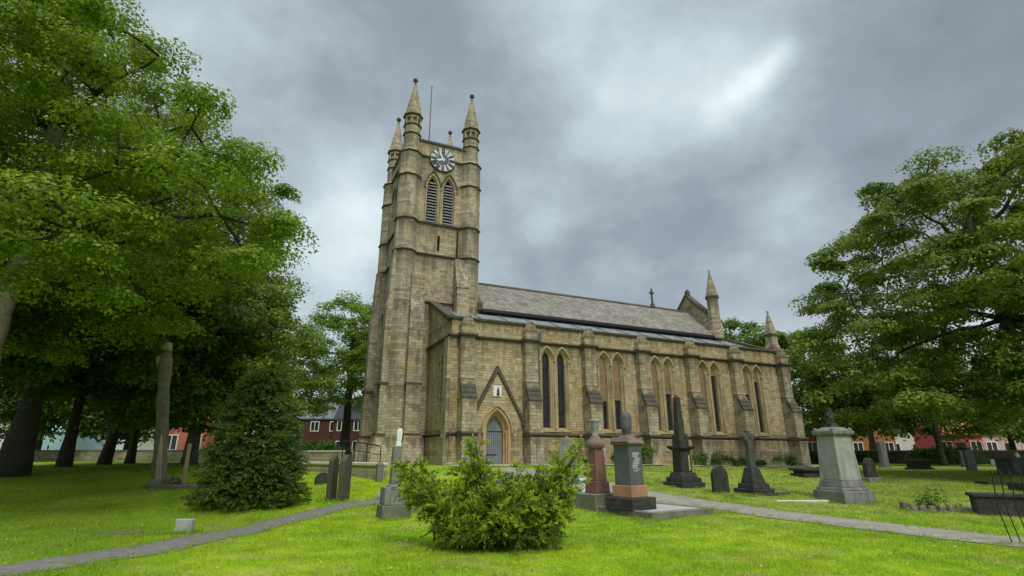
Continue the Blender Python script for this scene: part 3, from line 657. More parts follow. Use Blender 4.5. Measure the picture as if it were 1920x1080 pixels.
def turret(cx, cy, sx, sy):
    t = empty('turret', (cx, cy, 0)); t.parent = church
    r = .80
    mb = MB(); mb.ngon(0, 0, B0, 15.0, .80); mb.ngon(0, 0, 15.0, 22.7, r); mb.ngon(0, 0, 22.7, 23.05, r, .62); mb.ngon(0, 0, 23.05, 25.15, .60)
    # the pierced lantern stage under the spire
    for i in range(8):
        a = math.pi / 8 + i * math.pi / 4; mb.tube([(.56 * math.cos(a), .56 * math.sin(a), 25.1), (.56 * math.cos(a), .56 * math.sin(a), 25.75)], .075, 6)
    mb.ngon(0, 0, 25.15, 25.7, .44); mb.ngon(0, 0, 25.7, 25.9, .60, .62)
    mb.build('turret_shaft', M_TOWER, t)
    for z, h, rr in ((22.75, .18, r), (20.85, .11, r), (17.42, .18, r), (15.05, .15, r), (24.35, .09, .6), (25.1, .1, .6), (25.95, .16, .66)):
        mb = MB(); mb.ngon(0, 0, z - h / 2, z, rr + .03, rr + .12); mb.ngon(0, 0, z, z + h / 2, rr + .12, rr + .04); mb.build('turret_ring', M_WEATH, t)
    mb = MB(); mb.ngon(0, 0, 26.02, 28.9, .64, .07)
    for i in range(8):
        a = math.pi / 8 + i * math.pi / 4
        mb.tube([(.64 * math.cos(a), .64 * math.sin(a), 26.03), (.07 * math.cos(a), .07 * math.sin(a), 28.9)], .03, 4)
    mb.build('spire', M_BUTT, t)
    mb = MB(); mb.lathe([(.05, 28.85), (.12, 28.92), (.05, 29.0), (.05, 29.12), (.17, 29.2), (.2, 29.32), (.14, 29.45), (.03, 29.52)], 0, 0, 8); mb.build('finial', M_WEATH, t)
    # angle buttresses; sx, sy are the outward directions
    def arm(dirx, low, mid, top, name='angle_buttress'):
        a = MB(); w = .47; k = 1 if dirx else 0
        o = sx if dirx else sy
        # profile (distance out from centre, height)
        P = [(0, B0), (low + .42, B0), (low + .42, 1.55), (low + .36, 1.72), (low + .10, 2.62), (low + .10, 2.72), (low, 2.8), (low, 5.85), (mid, 6.0), (mid, 11.0), (mid - .12, 11.5), (mid - .2, top - .9), (.80, top), (0, top)]
        P = [(p * o, z) for p, z in P]
        if dirx: a.prism(P, -w, w, 'y')
        else: a.prism(P, -w, w, 'x')
        # side flare of the base
        e = .3
        if dirx: a.loft([(0, -w - e), (o * (low + .36), -w - e), (o * (low + .36), w + e), (0, w + e)], B0, [(0, -w - e), (o * (low + .36), -w - e), (o * (low + .36), w + e), (0, w + e)], 1.6); a.loft([(0, -w - e * .8), (o * (low + .33), -w - e * .8), (o * (low + .33), w + e * .8), (0, w + e * .8)], 1.6, [(0, -w), (o * (low + .09), -w), (o * (low + .09), w), (0, w)], 2.6)
        else: a.loft([(-w - e, 0), (-w - e, o * (low + .36)), (w + e, o * (low + .36)), (w + e, 0)], B0, [(-w - e, 0), (-w - e, o * (low + .36)), (w + e, o * (low + .36)), (w + e, 0)], 1.6); a.loft([(-w - e * .8, 0), (-w - e * .8, o * (low + .33)), (w + e * .8, o * (low + .33)), (w + e * .8, 0)], 1.6, [(-w, 0), (-w, o * (low + .09)), (w, o * (low + .09)), (w, 0)], 2.6)
        ob = a.build(name, M_BUTT, t); ob.location = (0, -sy * .06, 0) if dirx else (-sx * .92, 0, 0)
        for z, q in ((2.78, low + .02), (5.92, mid + .06)):
            s = MB()
            h = .07; pr = [(0, -w - .07), (o * (q + .09), -w - .07), (o * (q + .09), w + .07), (0, w + .07)]
            if not dirx: pr = [(b_, a_) for a_, b_ in pr]
            s.loft(pr, z - h, pr, z + h)
            so = s.build('weathering', M_WEATH, t); so.location = ob.location
        return ob
    if sx: arm(True, 1.10, 1.06, 15.0)
    if sy: arm(False, .98 if sy < 0 else 1.3, .86 if sy < 0 else 1.15, 13.2 if sy < 0 else 15)
    return t
turret(TX0, TY0, -1, -1); turret(TX0, TY1, -1, 1); turret(TX1, TY1, 1, 1)
tse = turret(TX1, TY0, 0, 0)
mb = MB(); mb.prism([(4.6, 9), (3.95, 10.0), (3.95, 12.6), (4.05, 12.75), (4.62, 14.9), (4.62, 9)], TX1 - 1.15, TX1 - .28, 'x')
mb.prism([(3.9, 12.7), (3.9, 12.6), (4.6, 12.6), (4.6, 12.7)], TX1 - 1.2, TX1 - .22, 'x'); mb.build('tower_buttress', M_BUTT, tower)
mb = MB(); mb.box(TX0 + .9, TX1 - 0, SY - .35, SY, B0, 2.6); mb.build('tower_plinth', M_TOWER, tower)
mb = MB(); mb.tube([(TX1 - .95, SY - .12, 10.8), (TX1 - .95, SY - .12, 17.2)], .06, 6); mb.build('downpipe', M_IRON, tower)
# belfry openings
def belfry(parent_loc, rot, sp, name='belfry_window'):
    w = empty(name, parent_loc, rot); w.parent = church
    for q in (-1, 1):
        c = q * sp
        fr = MB(); a = arch(c, .42, 17.45, 20.3, 21.35)
        fr.skirt(a, -.02, arch(c, .33, 17.45, 20.3, 21.2), .22); fr.band(a, arch(c, .55, 17.45, 20.3, 21.55), -.05, .02)
        fr.build('frame', M_DRESS, w)
        hd = MB(); hd.band(arch(c, .56, 99, 20.25, 21.57), arch(c, .64, 99, 20.25, 21.70), -.14, 0); hd.build('hood_mould', M_WEATH, w)
        lv = MB(); z = 17.6
        while z < 20.75:
            hw = .335 if z < 20.2 else .28
            lv.add([(c - hw, .05, z), (c + hw, .05, z), (c + hw, .36, z + .25), (c - hw, .36, z + .25), (c - hw, .05, z + .055), (c + hw, .05, z + .055), (c + hw, .36, z + .305), (c - hw, .36, z + .305)],
                   [(0, 1, 2, 3), (4, 7, 6, 5), (0, 4, 5, 1), (3, 2, 6, 7), (0, 3, 7, 4), (1, 5, 6, 2)]); z += .235
        lv.build('louvre', M_LOUVRE, w)
    sh = MB()
    for x in (-sp - .48, 0, sp + .48):
        sh.tube([(x, -.09, 17.5), (x, -.09, 20.2)], .06, 8); sh.lathe([(.06, 20.1), (.11, 20.2), (.11, 20.32), (.07, 20.35)], x, -.09, 8); sh.lathe([(.06, 18.8), (.09, 18.83), (.09, 18.93), (.06, 18.96)], x, -.09, 8)
    sh.build('shaft', M_DRESS, w)
belfry((CX, SY, 0), 0, .62); belfry((WX, (TY0 + TY1) / 2, 0), R(-90), .7)
# clock
def clock(loc, rot):
    c = empty('clock', loc, rot); c.parent = church
    disc = lambda mb, r, y0, y1, n=40, m=0: mb.add([(r * math.sin(2 * math.pi * i / n), y, r * math.cos(2 * math.pi * i / n)) for y in (y0, y1) for i in range(n)],
                                                 [tuple(range(n)), tuple(range(n, 2 * n))[::-1]] + [(i, n + i, n + (i + 1) % n, (i + 1) % n) for i in range(n)], m)
    a = MB(); disc(a, 1.0, -.10, .05); a.build('clock_rim', M_BLACK, c)
    a = MB(); disc(a, .95, -.13, -.10); a.build('clock_face', plain('pale_dial_paint', (.50, .51, .53), .6), c)
    a = MB(); disc(a, .46, -.145, -.13); a.build('dial_centre', M_DIAL, c)
    # roman numerals, each one a set of strokes reading outwards
    def stroke(mb, x0, z0, x1, z1, ang, wd=.062):
        p = Vector((x0, z0)); q = Vector((x1, z1)); d = (q - p).normalized(); n = Vector((-d.y, d.x)) * wd / 2
        cs, sn = math.cos(ang), math.sin(ang)
        pts = [p + n, q + n, q - n, p - n]
        pts = [(v.x * cs + v.y * sn, -v.x * sn + v.y * cs) for v in pts]
        mb.add([(x, -.150, z) for x, z in pts] + [(x, -.131, z) for x, z in pts], [(0, 1, 2, 3), (4, 7, 6, 5), (0, 4, 5, 1), (1, 5, 6, 2), (2, 6, 7, 3), (3, 7, 4, 0)])
    rom = ['XII', 'I', 'II', 'III', 'IV', 'V', 'VI', 'VII', 'VIII', 'IX', 'X', 'XI']
    wid = {'I': .075, 'V': .14, 'X': .14}
    for i, s in enumerate(rom):
        a = MB(); tot = sum(wid[ch] for ch in s); x = -tot / 2; an = 2 * math.pi * i / 12
        for ch in s:
            w_ = wid[ch]; z0, z1 = .50, .93
            if ch == 'I': stroke(a, x + w_ / 2, z0, x + w_ / 2, z1, an)
            if ch == 'V': stroke(a, x + .02, z1, x + w_ / 2, z0, an); stroke(a, x + w_ - .02, z1, x + w_ / 2, z0, an, .045)
            if ch == 'X': stroke(a, x + .02, z1, x + w_ - .02, z0, an); stroke(a, x + w_ - .02, z1, x + .02, z0, an, .045)
            x += w_
        a.build('numeral', M_BLACK, c)
    for ang, ln, wd in ((R(-27), .80, .055), (R(-108), .52, .08)):
        a = MB(); cs, sn = math.cos(ang), math.sin(ang)
        pts = [(-wd, -.15), (wd, -.15), (wd * .9, ln * .7), (0, ln), (-wd * .9, ln * .7)]
        pts = [(x * cs + z * sn, -x * sn + z * cs) for x, z in pts]; a.prism(pts, -.175, -.158, 'y'); a.build('clock_hand', M_WHITE, c)
clock((CX + .02, SY - .03, 22.72), 0)
mb = MB(); mb.tube([(-2.75, 8.0, 23.3), (-2.75, 8.0, 31.3)], [.06, .04], 6); mb.lathe([(.01, 31.3), (.08, 31.38), (.01, 31.46)], -2.75, 8.0, 8); mb.build('flagpole', M_GREYST, church)
mb = MB(); mb.tube([(2.86, -.1, .9), (2.86, -.1, 8.6)], .055, 6); mb.box(2.72, 3.0, -.28, 0, 8.55, 8.95)
mb.build('downpipe', M_PIPE, church)

# ------------------------------------------------------------------ trees
def leaves(name, P, N, size, mat, parent, asp=.7, jitter=.25):
    """one leaf-shaped quad at every point P with facing N"""
    n = len(P)
    if np.isscalar(size): size = np.full(n, size)
    size = size * RNG.uniform(1 - jitter, 1 + jitter, n)
    N = N / np.linalg.norm(N, axis=1, keepdims=True)
    r = RNG.normal(size=(n, 3)); a = np.cross(N, r); a /= np.linalg.norm(a, axis=1, keepdims=True) + 1e-9; b = np.cross(N, a)
    s = size[:, None]
    v = np.stack([P - a * s * .5, P + b * s * .5 * asp - a * s * .05, P + a * s * .55, P - b * s * .5 * asp - a * s * .05], 1)
    return np_mesh(name, v.reshape(-1, 3), 4, mat, parent)
def clump_points(C, rad, n_each, flat=.5, upb=.7):
    """leaf points on domed shells round the clump centres C"""
    m = len(C); n = m * n_each
    idx = np.repeat(np.arange(m), n_each)
    d = RNG.normal(size=(n, 3)); d /= np.linalg.norm(d, axis=1, keepdims=True)
    lower = d[:, 2] < -.15; flip = lower & (RNG.random(n) < upb); d[flip, 2] *= -1
    rr = rad[idx] * (RNG.random(n) ** .36)
    # ragged edge
    lob = 1 + .32 * np.sin(d[:, 0] * 5 + idx * 1.7) * np.cos(d[:, 1] * 4 + idx * 2.3)
    rr = rr * lob
    P = C[idx] + d * rr[:, None] * np.array([1, 1, flat])
    P[:, 2] -= .16 * (rr * np.hypot(d[:, 0], d[:, 1])) ** 2 / np.maximum(rad[idx], .1)   # drooping rims
    N = d * np.array([.6, .6, 1.0]) + RNG.normal(0, .42, (n, 3)); N[:, 2] += .45
    return P, N
def crown_centres(n, c, r, inner=.35, low=-.75, seed=0, keep=None):
    rg = np.random.default_rng(seed); out = []
    while len(out) < n:
        d = rg.normal(size=3); d /= np.linalg.norm(d)
        if d[2] < low: continue
        k = rg.uniform(inner, 1) ** .6 if rg.random() < .75 else rg.uniform(.1, 1)
        p = np.array(c) + d * k * np.array(r)
        if keep and not keep(p): continue
        if out and min(np.sum((np.array(out) - p) ** 2, 1)) < (r[0] * .085) ** 2: continue
        out.append(p)
    return np.array(out)
def limb_path(a, b, sag=.15, n=6, seed=0):
    rg = random.Random(seed); a = Vector(a); b = Vector(b); L = (b - a).length
    pts = []
    for i in range(n + 1):
        t = i / n; p = a.lerp(b, t); p.z += math.sin(math.pi * t) * sag * L
        if 0 < i < n: p += Vector((rg.uniform(-1, 1), rg.uniform(-1, 1), rg.uniform(-1, 1))) * L * .035
        pts.append(p)
    return pts
def broad_tree(name, foot, trunk_pts, r0, centres, crad, n_each, leaf, lmat, bmat, label, group=None, limbs=9, flat=.5, seed=0, twig=True):
    t = empty(name, foot, 0, label, 'tree', group)
    F = np.array(foot)
    C = centres - F; tp = [Vector(p) - Vector(foot) for p in trunk_pts]
    mb = MB(); n = len(tp)
    rad = [r0 * (1.35 if i == 0 else 1.0) * (1 - .62 * i / (n - 1)) for i in range(n)]
    # resampled trunk with burrs
    pp = []; rr = []
    rg = random.Random(seed + 5)
    for i in range(n - 1):
        for k in range(4):
            t_ = k / 4; pp.append(tp[i].lerp(tp[i + 1], t_) + Vector((rg.uniform(-1, 1), rg.uniform(-1, 1), 0)) * r0 * .08); rr.append((rad[i] * (1 - t_) + rad[i + 1] * t_) * rg.uniform(.93, 1.1))
    pp.append(tp[-1]); rr.append(rad[-1])
    mb.tube(pp, rr, 12)
    trunk = mb.build('trunk', bmat, t, smooth=True)
    # limbs to spread-out clumps, then smaller branches from the limbs to the others
    rgn = np.random.default_rng(seed + 3)
    order = [int(rgn.integers(len(C)))]
    dist = np.sum((C - C[order[0]]) ** 2, 1)
    for _ in range(min(limbs, len(C)) - 1): j = int(np.argmax(dist)); order.append(j); dist = np.minimum(dist, np.sum((C - C[j]) ** 2, 1))
    nodes = []; lb = MB()
    up = tp[max(1, n - 3):]
    for j in order:
        e = Vector(C[j]); a = min(up, key=lambda q: abs(q.z - (e.z - (e.xy - q.xy).length * .45)))
        path = limb_path(a, e, .06, 7, seed + j); w = min(r0 * .32, .15)
        lb.tube(path, [w * (1 - .85 * i / 7) for i in range(8)], 7); nodes += path[2:]
    used = [0] * len(nodes)
    if twig:
        for j in range(len(C)):
            if j in order: continue
            e = Vector(C[j]); ni = min(range(len(nodes)), key=lambda q: (nodes[q] - e).length + .4 * abs(nodes[q].z - e.z) + used[q] * 1.1); used[ni] += 1; a = nodes[ni]
            path = limb_path(a, e, .05, 4, seed + j); nodes.append(path[2]); used.append(0); w = min(r0 * .13, .05)
            lb.tube(path, [w * (1 - .8 * i / 4) for i in range(5)], 5)
    lb.build('branches', M_BARKDARK, trunk, smooth=True)
    P, N = clump_points(C, crad * RNG.uniform(.6, 1.35, len(C)), n_each, flat)
    leaves('crown', P, N, leaf, lmat, t)
    return t
# --- big tree on the left
f1 = (-15.6, 15.2, gz(-15.6, 15.2))
def keep1(p):
    k = 15.2 / p[1]; x = p[0] * k; z = EYE + (p[2] - EYE) * k
    return p[1] > 10.5 and x < np.interp(z, [5.0, 6.5, 9.0, 13.6, 17, 22], [-9.6, -8.0, -6.5, -11.1, -14.2, -18.8]) and p[2] > 4.6
c1 = crown_centres(350, (-15.6, 15.5, 11.4), (11.0, 7.4, 9.4), .35, -.9, 1, keep1)
broad_tree('broadleaf_tree', f1, [f1, (-15.45, 15.2, 2.4), (-15.1, 15.2, 4.2), (-15.2, 15.3, 6.0), (-14.9, 15.3, 8.5), (-15.3, 15.5, 12), (-15.6, 15.5, 16)], .42, c1, 1.08, 950, .108, L_SYC, M_BARKPALE,
           'huge bright green tree at the left edge with a pale mottled burred trunk', seed=1, limbs=16, flat=.42)
# --- dark trees behind it
def simple_tree(px, py, d, h, cr, ch, nc, crad, ne, leaf, lm, bm, r0, label, group, seed, name='broadleaf_tree', off=(0, 0), low=-.7, flat=.55, lean=0):
    x, y, z = spot(px, py, d)
    cz = z + h - ch
    cs = crown_centres(nc, (x + off[0], y + off[1], cz), (cr, cr, ch), .4, low, seed)
    cs[:, 2] = np.maximum(cs[:, 2], z + 2.2)
    tr = [(x, y, z - .15), (x + lean * .15, y, z + h * .15), (x + lean * .5, y, z + h * .35), (x + off[0] * .5, y + off[1] * .4, z + h * .6), (x + off[0] * .8, y + off[1] * .6, z + h * .85)]
    return broad_tree(name, (x, y, z), tr, r0, cs, crad, ne, leaf, lm, bm, label, group, 9, flat, seed)
GB = 'trees standing in the shade at the left of the churchyard'
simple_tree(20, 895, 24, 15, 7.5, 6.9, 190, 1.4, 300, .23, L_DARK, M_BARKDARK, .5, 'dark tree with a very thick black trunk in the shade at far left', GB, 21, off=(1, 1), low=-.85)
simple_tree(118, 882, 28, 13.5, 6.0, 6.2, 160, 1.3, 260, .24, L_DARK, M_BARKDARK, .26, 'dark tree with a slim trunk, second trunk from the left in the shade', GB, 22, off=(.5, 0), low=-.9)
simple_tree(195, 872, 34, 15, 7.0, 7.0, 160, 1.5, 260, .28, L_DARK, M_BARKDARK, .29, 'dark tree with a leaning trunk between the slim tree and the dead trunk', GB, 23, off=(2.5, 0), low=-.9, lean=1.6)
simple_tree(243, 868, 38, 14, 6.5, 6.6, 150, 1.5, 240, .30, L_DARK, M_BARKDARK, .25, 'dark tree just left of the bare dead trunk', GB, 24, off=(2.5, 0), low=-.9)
simple_tree(440, 872, 30, 11.5, 4.6, 5.0, 85, 1.1, 300, .19, L_SYC2, M_BARK, .35, 'mid green tree rising behind the dark conical yew', None, 25, off=(-1.6, 0), low=-.85)
simple_tree(355, 868, 36, 16.5, 5.6, 6.2, 80, 1.3, 300, .22, L_SYC2, M_BARK, .4, 'tall green tree behind the dead trunk, over the red roofed house', None, 26, low=-.62)
# trees beyond, left of the tower
simple_tree(645, 845, 52, 15.6, 5.7, 6.9, 135, 1.15, 300, .22, L_MIDB, M_BARKDARK, .5, 'bright round topped tree with a dark forked trunk just left of the tower', None, 31, low=-.75)
simple_tree(530, 850, 62, 15, 5.4, 6.6, 62, 1.3, 200, .28, L_MID, M_BARKDARK, .4, 'paler open crowned tree between the yew and the round topped tree', None, 32, low=-.85)
simple_tree(712, 848, 60, 20, 4.0, 7.0, 45, 1.5, 200, .36, L_MID, M_BARKDARK, .4, 'tree partly hidden behind the left side of the tower', None, 33, low=-.7)
# --- big tree on the right
f2 = (24.6, 25.5, gz(24.6, 25.5))
def keep2(p):
    k = 25.5 / p[1]; x = p[0] * k; z = EYE + (p[2] - EYE) * k
    return p[2] > 3.0 and x > np.interp(z, [3, 5.5, 8.0, 10.5, 12.5, 15.2, 17.5, 19], [16.8, 14.7, 14.5, 15.5, 16.8, 19.2, 23.5, 29])
c2 = crown_centres(340, (24.6, 25.6, 9.6), (10.2, 7.6, 8.9), .42, -.85, 2, keep2)
c2 = np.vstack([c2, np.stack([RNG.uniform(16.5, 33, 60), RNG.uniform(21, 29, 60), RNG.uniform(3.3, 5.2, 60)], -1)])
broad_tree('broadleaf_tree', f2, [f2, (24.7, 25.5, 2.6), (24.6, 25.5, 5), (24.3, 25.6, 8), (24.0, 25.8, 12), (24.0, 25.8, 15)], .40, c2, 1.12, 640, .155, L_SYC2, M_BARKDARK,
           'large spreading tree at the right edge with layered drooping boughs', seed=2, limbs=16, flat=.36)
simple_tree(1767, 862, 46, 11, 7.0, 4.9, 110, 1.3, 240, .30, L_SYC2, M_BARKDARK, .25, 'smaller tree with a slim dark trunk under the big right hand tree', None, 41, low=-.7)
simple_tree(1905, 862, 54, 12, 8, 5.6, 110, 1.5, 240, .34, L_SYC2, M_BARKDARK, .28, 'dark green tree at far right behind the long chest tomb', None, 47, low=-.85)
GF = 'trees beyond the east end of the church'
simple_tree(1560, 858, 52, 12.5, 5.2, 5.4, 70, 1.4, 230, .36, L_SYC2, M_BARK, .35, 'green tree right beside the east corner of the church', GF, 42, low=-.9)
simple_tree(1485, 855, 66, 16.5, 5.5, 6.5, 60, 1.6, 220, .42, L_MID, M_BARK, .35, 'tree behind the small pinnacle at the east end', GF, 43, low=-.8)
simple_tree(1400, 855, 70, 18.0, 4.6, 6.0, 50, 1.6, 200, .42, L_MID, M_BARK, .35, 'tree whose top shows over the aisle roof by the east pinnacle', GF, 44, low=-.7)
simple_tree(1640, 856, 62, 11, 5.5, 4.6, 60, 1.5, 200, .4, L_SYC2, M_BARK, .35, 'low tree behind the pale urn monument', GF, 45, low=-.9)

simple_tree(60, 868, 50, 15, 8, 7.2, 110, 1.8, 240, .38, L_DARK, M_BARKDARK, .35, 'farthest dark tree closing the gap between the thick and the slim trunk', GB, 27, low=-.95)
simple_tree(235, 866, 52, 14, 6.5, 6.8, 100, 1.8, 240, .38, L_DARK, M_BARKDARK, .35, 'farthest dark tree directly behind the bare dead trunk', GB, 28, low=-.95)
# --- needle foliage: sprays of thin leaves along little stems
def sprays(name, stems, lmat, parent, needle=.07, width=.022, step=.022, droop=.0):
    P = []; D = []
    for a, b, w in stems:
        a = np.array(a); b = np.array(b); L = np.linalg.norm(b - a); n = max(3, int(L / step))
        t = RNG.random(n); ax = (b - a) / (L + 1e-9)
        base_ = a + (b - a) * t[:, None]
        side = RNG.normal(size=(n, 3)); side -= (side @ ax)[:, None] * ax; side /= np.linalg.norm(side, axis=1, keepdims=True) + 1e-9
        d = side * w + ax * .8; d[:, 2] -= droop
        P.append(base_); D.append(d / np.linalg.norm(d, axis=1, keepdims=True))
    P = np.vstack(P); D = np.vstack(D); n = len(P)
    ln = needle * RNG.uniform(.6, 1.3, n)[:, None]
    r = RNG.normal(size=(n, 3)); r[:, 2] *= .4; s = np.cross(D, r); s /= np.linalg.norm(s, axis=1, keepdims=True) + 1e-9; s = s * width * .5
    v = np.stack([P - s * .6, P + D * ln * .5 - s, P + D * ln, P + D * ln * .5 + s], 1)
    return np_mesh(name, v.reshape(-1, 3), 4, lmat, parent)
def conical_yew(foot, h, r, label):
    t = empty('yew_tree', foot, 0, label, 'tree')
    rg = random.Random(4); stems = []; mb = MB()
    mb.tube([(0, 0, -.1), (.05, 0, h * .5), (0, 0, h * .93)], [.16, .09, .02], 8)
    nb = 330
    for i in range(nb):          # boughs: flat drooping fans that leave dark gaps between them
        z = h * ((i + .5) / nb) ** 1.12 * .97 + .10; k = z / h; a = i * 2.39996 + rg.uniform(-.3, .3)
        prof = r * (1 - k) ** .40 * (1.0 if k > .12 else .88 + k); R1 = prof * rg.uniform(.74, 1.10) + .05
        out = Vector((math.cos(a), math.sin(a), 0)); tan = Vector((-math.sin(a), math.cos(a), 0)); wd = .20 + .26 * (1 - k)
        root = Vector((0, 0, max(.1, z - .12 * R1)))
        tipz = z + rg.uniform(-.10, .10)
        if i % 3 == 0: mb.tube([root, out * R1 * .6 + Vector((0, 0, z + .05)), out * R1 * .95 + Vector((0, 0, tipz))], [.025, .014, .004], 4)
        for q in range(26):
            u_ = rg.uniform(.30, 1.0) ** .8; sx_ = rg.uniform(-1, 1) * wd * (1.15 - u_ * .55)
            p0 = out * (R1 * u_) + tan * sx_ + Vector((0, 0, z + .07 * math.sin(u_ * 3.1) - .20 * abs(sx_) - .05 * u_ + rg.uniform(-.035, .035)))
            d_ = (out * rg.uniform(.5, 1) + tan * (sx_ * 1.6 + rg.uniform(-.4, .4)) + Vector((0, 0, rg.uniform(-.28, .18)))).normalized()
            stems.append((p0, p0 + d_ * rg.uniform(.13, .26), .6))
    mb.build('trunk', M_BARKDARK, t); sprays('foliage', stems, L_YEW, t, .075, .030, .0115)
yf = base(468, 948); conical_yew(yf, 3.9, 1.5, 'dense dark green conical yew on the lawn left of the tower')
def spreading_yew(foot, label):
    t = empty('yew_bush', foot, 0, label, 'bush')
    rg = random.Random(9); stems = []; mb = MB()
    # main boughs: (x, y, z) of their tips
    tips = []
    for (x, y, z) in ((-1.82, .1, 1.44), (-1.62, -.2, 1.12), (-1.42, .2, 1.36), (-1.62, .2, .92), (-1.78, 0, 1.30), (-1.5, -.1, .72), (-.50, .1, 1.50), (-.40, 0, 1.84), (-.66, -.1, 1.28), (-.25, .1, 1.45), (.1, -.2, 1.12), (.45, .1, 1.20), (.8, 0, 1.32), (1.2, .2, 1.36), (1.66, .1, 1.68), (1.50, .2, 1.50), (1.34, .3, 1.30), (1.62, -.1, 1.28),
                      (1.38, -.2, .98), (1.35, .1, .66), (-1.15, 0, .55), (-.95, -.5, .70), (-.45, -.7, .75), (.2, -.8, .66), (.75, -.7, .78), (1.1, -.5, .62), (-.1, -.6, .98), (.55, -.5, 1.0), (-.75, -.3, 1.0), (.95, -.3, 1.02), (0, .7, .9), (-.7, .8, .8), (.8, .8, .9),
                      (-.45, -.85, .30), (.45, -.9, .30), (1.05, -.6, .26), (-.85, -.5, .25), (0, -.85, .36), (1.1, .3, .32), (.8, -.8, .42), (-.7, -.6, .40)):
        tips.append(Vector((x, y, z)))
    gold = []
    for tpz in tips:
        root = Vector((tpz.x * .16 + rg.uniform(-.1, .1), tpz.y * .16, .05)); n = 8
        bend = Vector((tpz.x * .55, tpz.y * .55, tpz.z * .38 + .1))
        path = [root * (1 - u_) ** 2 + bend * 2 * u_ * (1 - u_) + tpz * u_ * u_ for u_ in [i / n for i in range(n + 1)]]
        mb.tube(path, [.05 * (1 - .86 * i / n) for i in range(n + 1)], 5)
        for i in range(2, n):
            a, b = path[i], path[i + 1]; ax = (b - a).normalized(); k = i / n
            for q in range(5):
                sd_ = Vector((rg.uniform(-1, 1), rg.uniform(-1, 1), rg.uniform(-.55, .8))); sd_ = (sd_ - ax * sd_.dot(ax)).normalized()
                L = rg.uniform(.16, .50) * (1.1 - .45 * k)
                m_ = a.lerp(b, rg.random()); e = m_ + (sd_ * .75 + ax * .85).normalized() * L - Vector((0, 0, .05))
                stems.append((m_, e, .5))
                for _ in range(4):
                    m2 = m_.lerp(e, rg.uniform(.3, .95)); s3 = Vector((rg.uniform(-1, 1), rg.uniform(-1, 1), rg.uniform(-.7, .5))).normalized()
                    (gold if m2.z > .35 and rg.random() < .18 + .55 * k * k else stems).append((m2, m2 + ((e - m_).normalized() * .7 + s3 * .7).normalized() * L * .5, .5))
    sprays('new_growth', gold, L_GOLD, t, .075, .020, .011, .05)
    mb.build('stems', M_BARKDARK, t); sprays('foliage', stems, L_BUSH, t, .065, .018, .0115, .12)
bf = base(928, 1022); spreading_yew(bf, 'sprawling yellow green yew bush in the front lawn')

# --- low plants
def leafy(name, foot, w, d, h, n, leaf, mat, label, cat='shrub', group=None, rz=0, stems=0):
    t = empty(name, foot, rz, label, cat, group)
    m = max(5, int(w * d * 5)); C = np.stack([RNG.uniform(-w / 2, w / 2, m), RNG.uniform(-d / 2, d / 2, m), RNG.uniform(.15, .75, m) * h], -1)
    rad = np.full(m, min(.45, h * .42))
    P, N = clump_points(C, rad, n // m, .85, .4); P[:, 2] = np.maximum(P[:, 2], .02)
    leaves('foliage', P, N, leaf, mat, t)
    mb = MB()
    for c in C[:max(5, stems)]: mb.tube([(c[0] * .3, c[1] * .3, 0), tuple(c)], [.015, .006], 4)
    mb.build('stems', M_BARK, t)
    return t
GC = 'plants growing along the foot of the church wall'
for s_, o_, w_, h_, lb in ((5.5, -1.3, 1.3, .5, 'low green plants by the wall behind the red granite pillar'), (7.6, -1.3, 2.0, .7, 'green shrub by the wall just left of the sooty obelisk'), (9.6, -1.25, 1.3, 1.35, 'tallest green shrub against the church wall, left of the obelisk'),
                       (12.6, -1.3, 1.2, .5, 'low plants by the wall right of the obelisk'), (14.6, -1.35, 2.2, .95, 'long leafy shrub by the wall behind the round topped headstone'), (17.2, -1.2, 1.8, .75, 'leafy shrub against the wall behind the wheel cross'), (19.7, -1.3, 1.2, .45, 'low plants by the wall right of the wheel cross'),
                       (21.7, -1.2, 2.2, .9, 'spiky shrub near the east end of the church wall')):
    leafy('shrub', CW(s_, o_), w_, .6, h_, 1500, .10, L_HEDGE, lb, 'shrub', GC, AX)

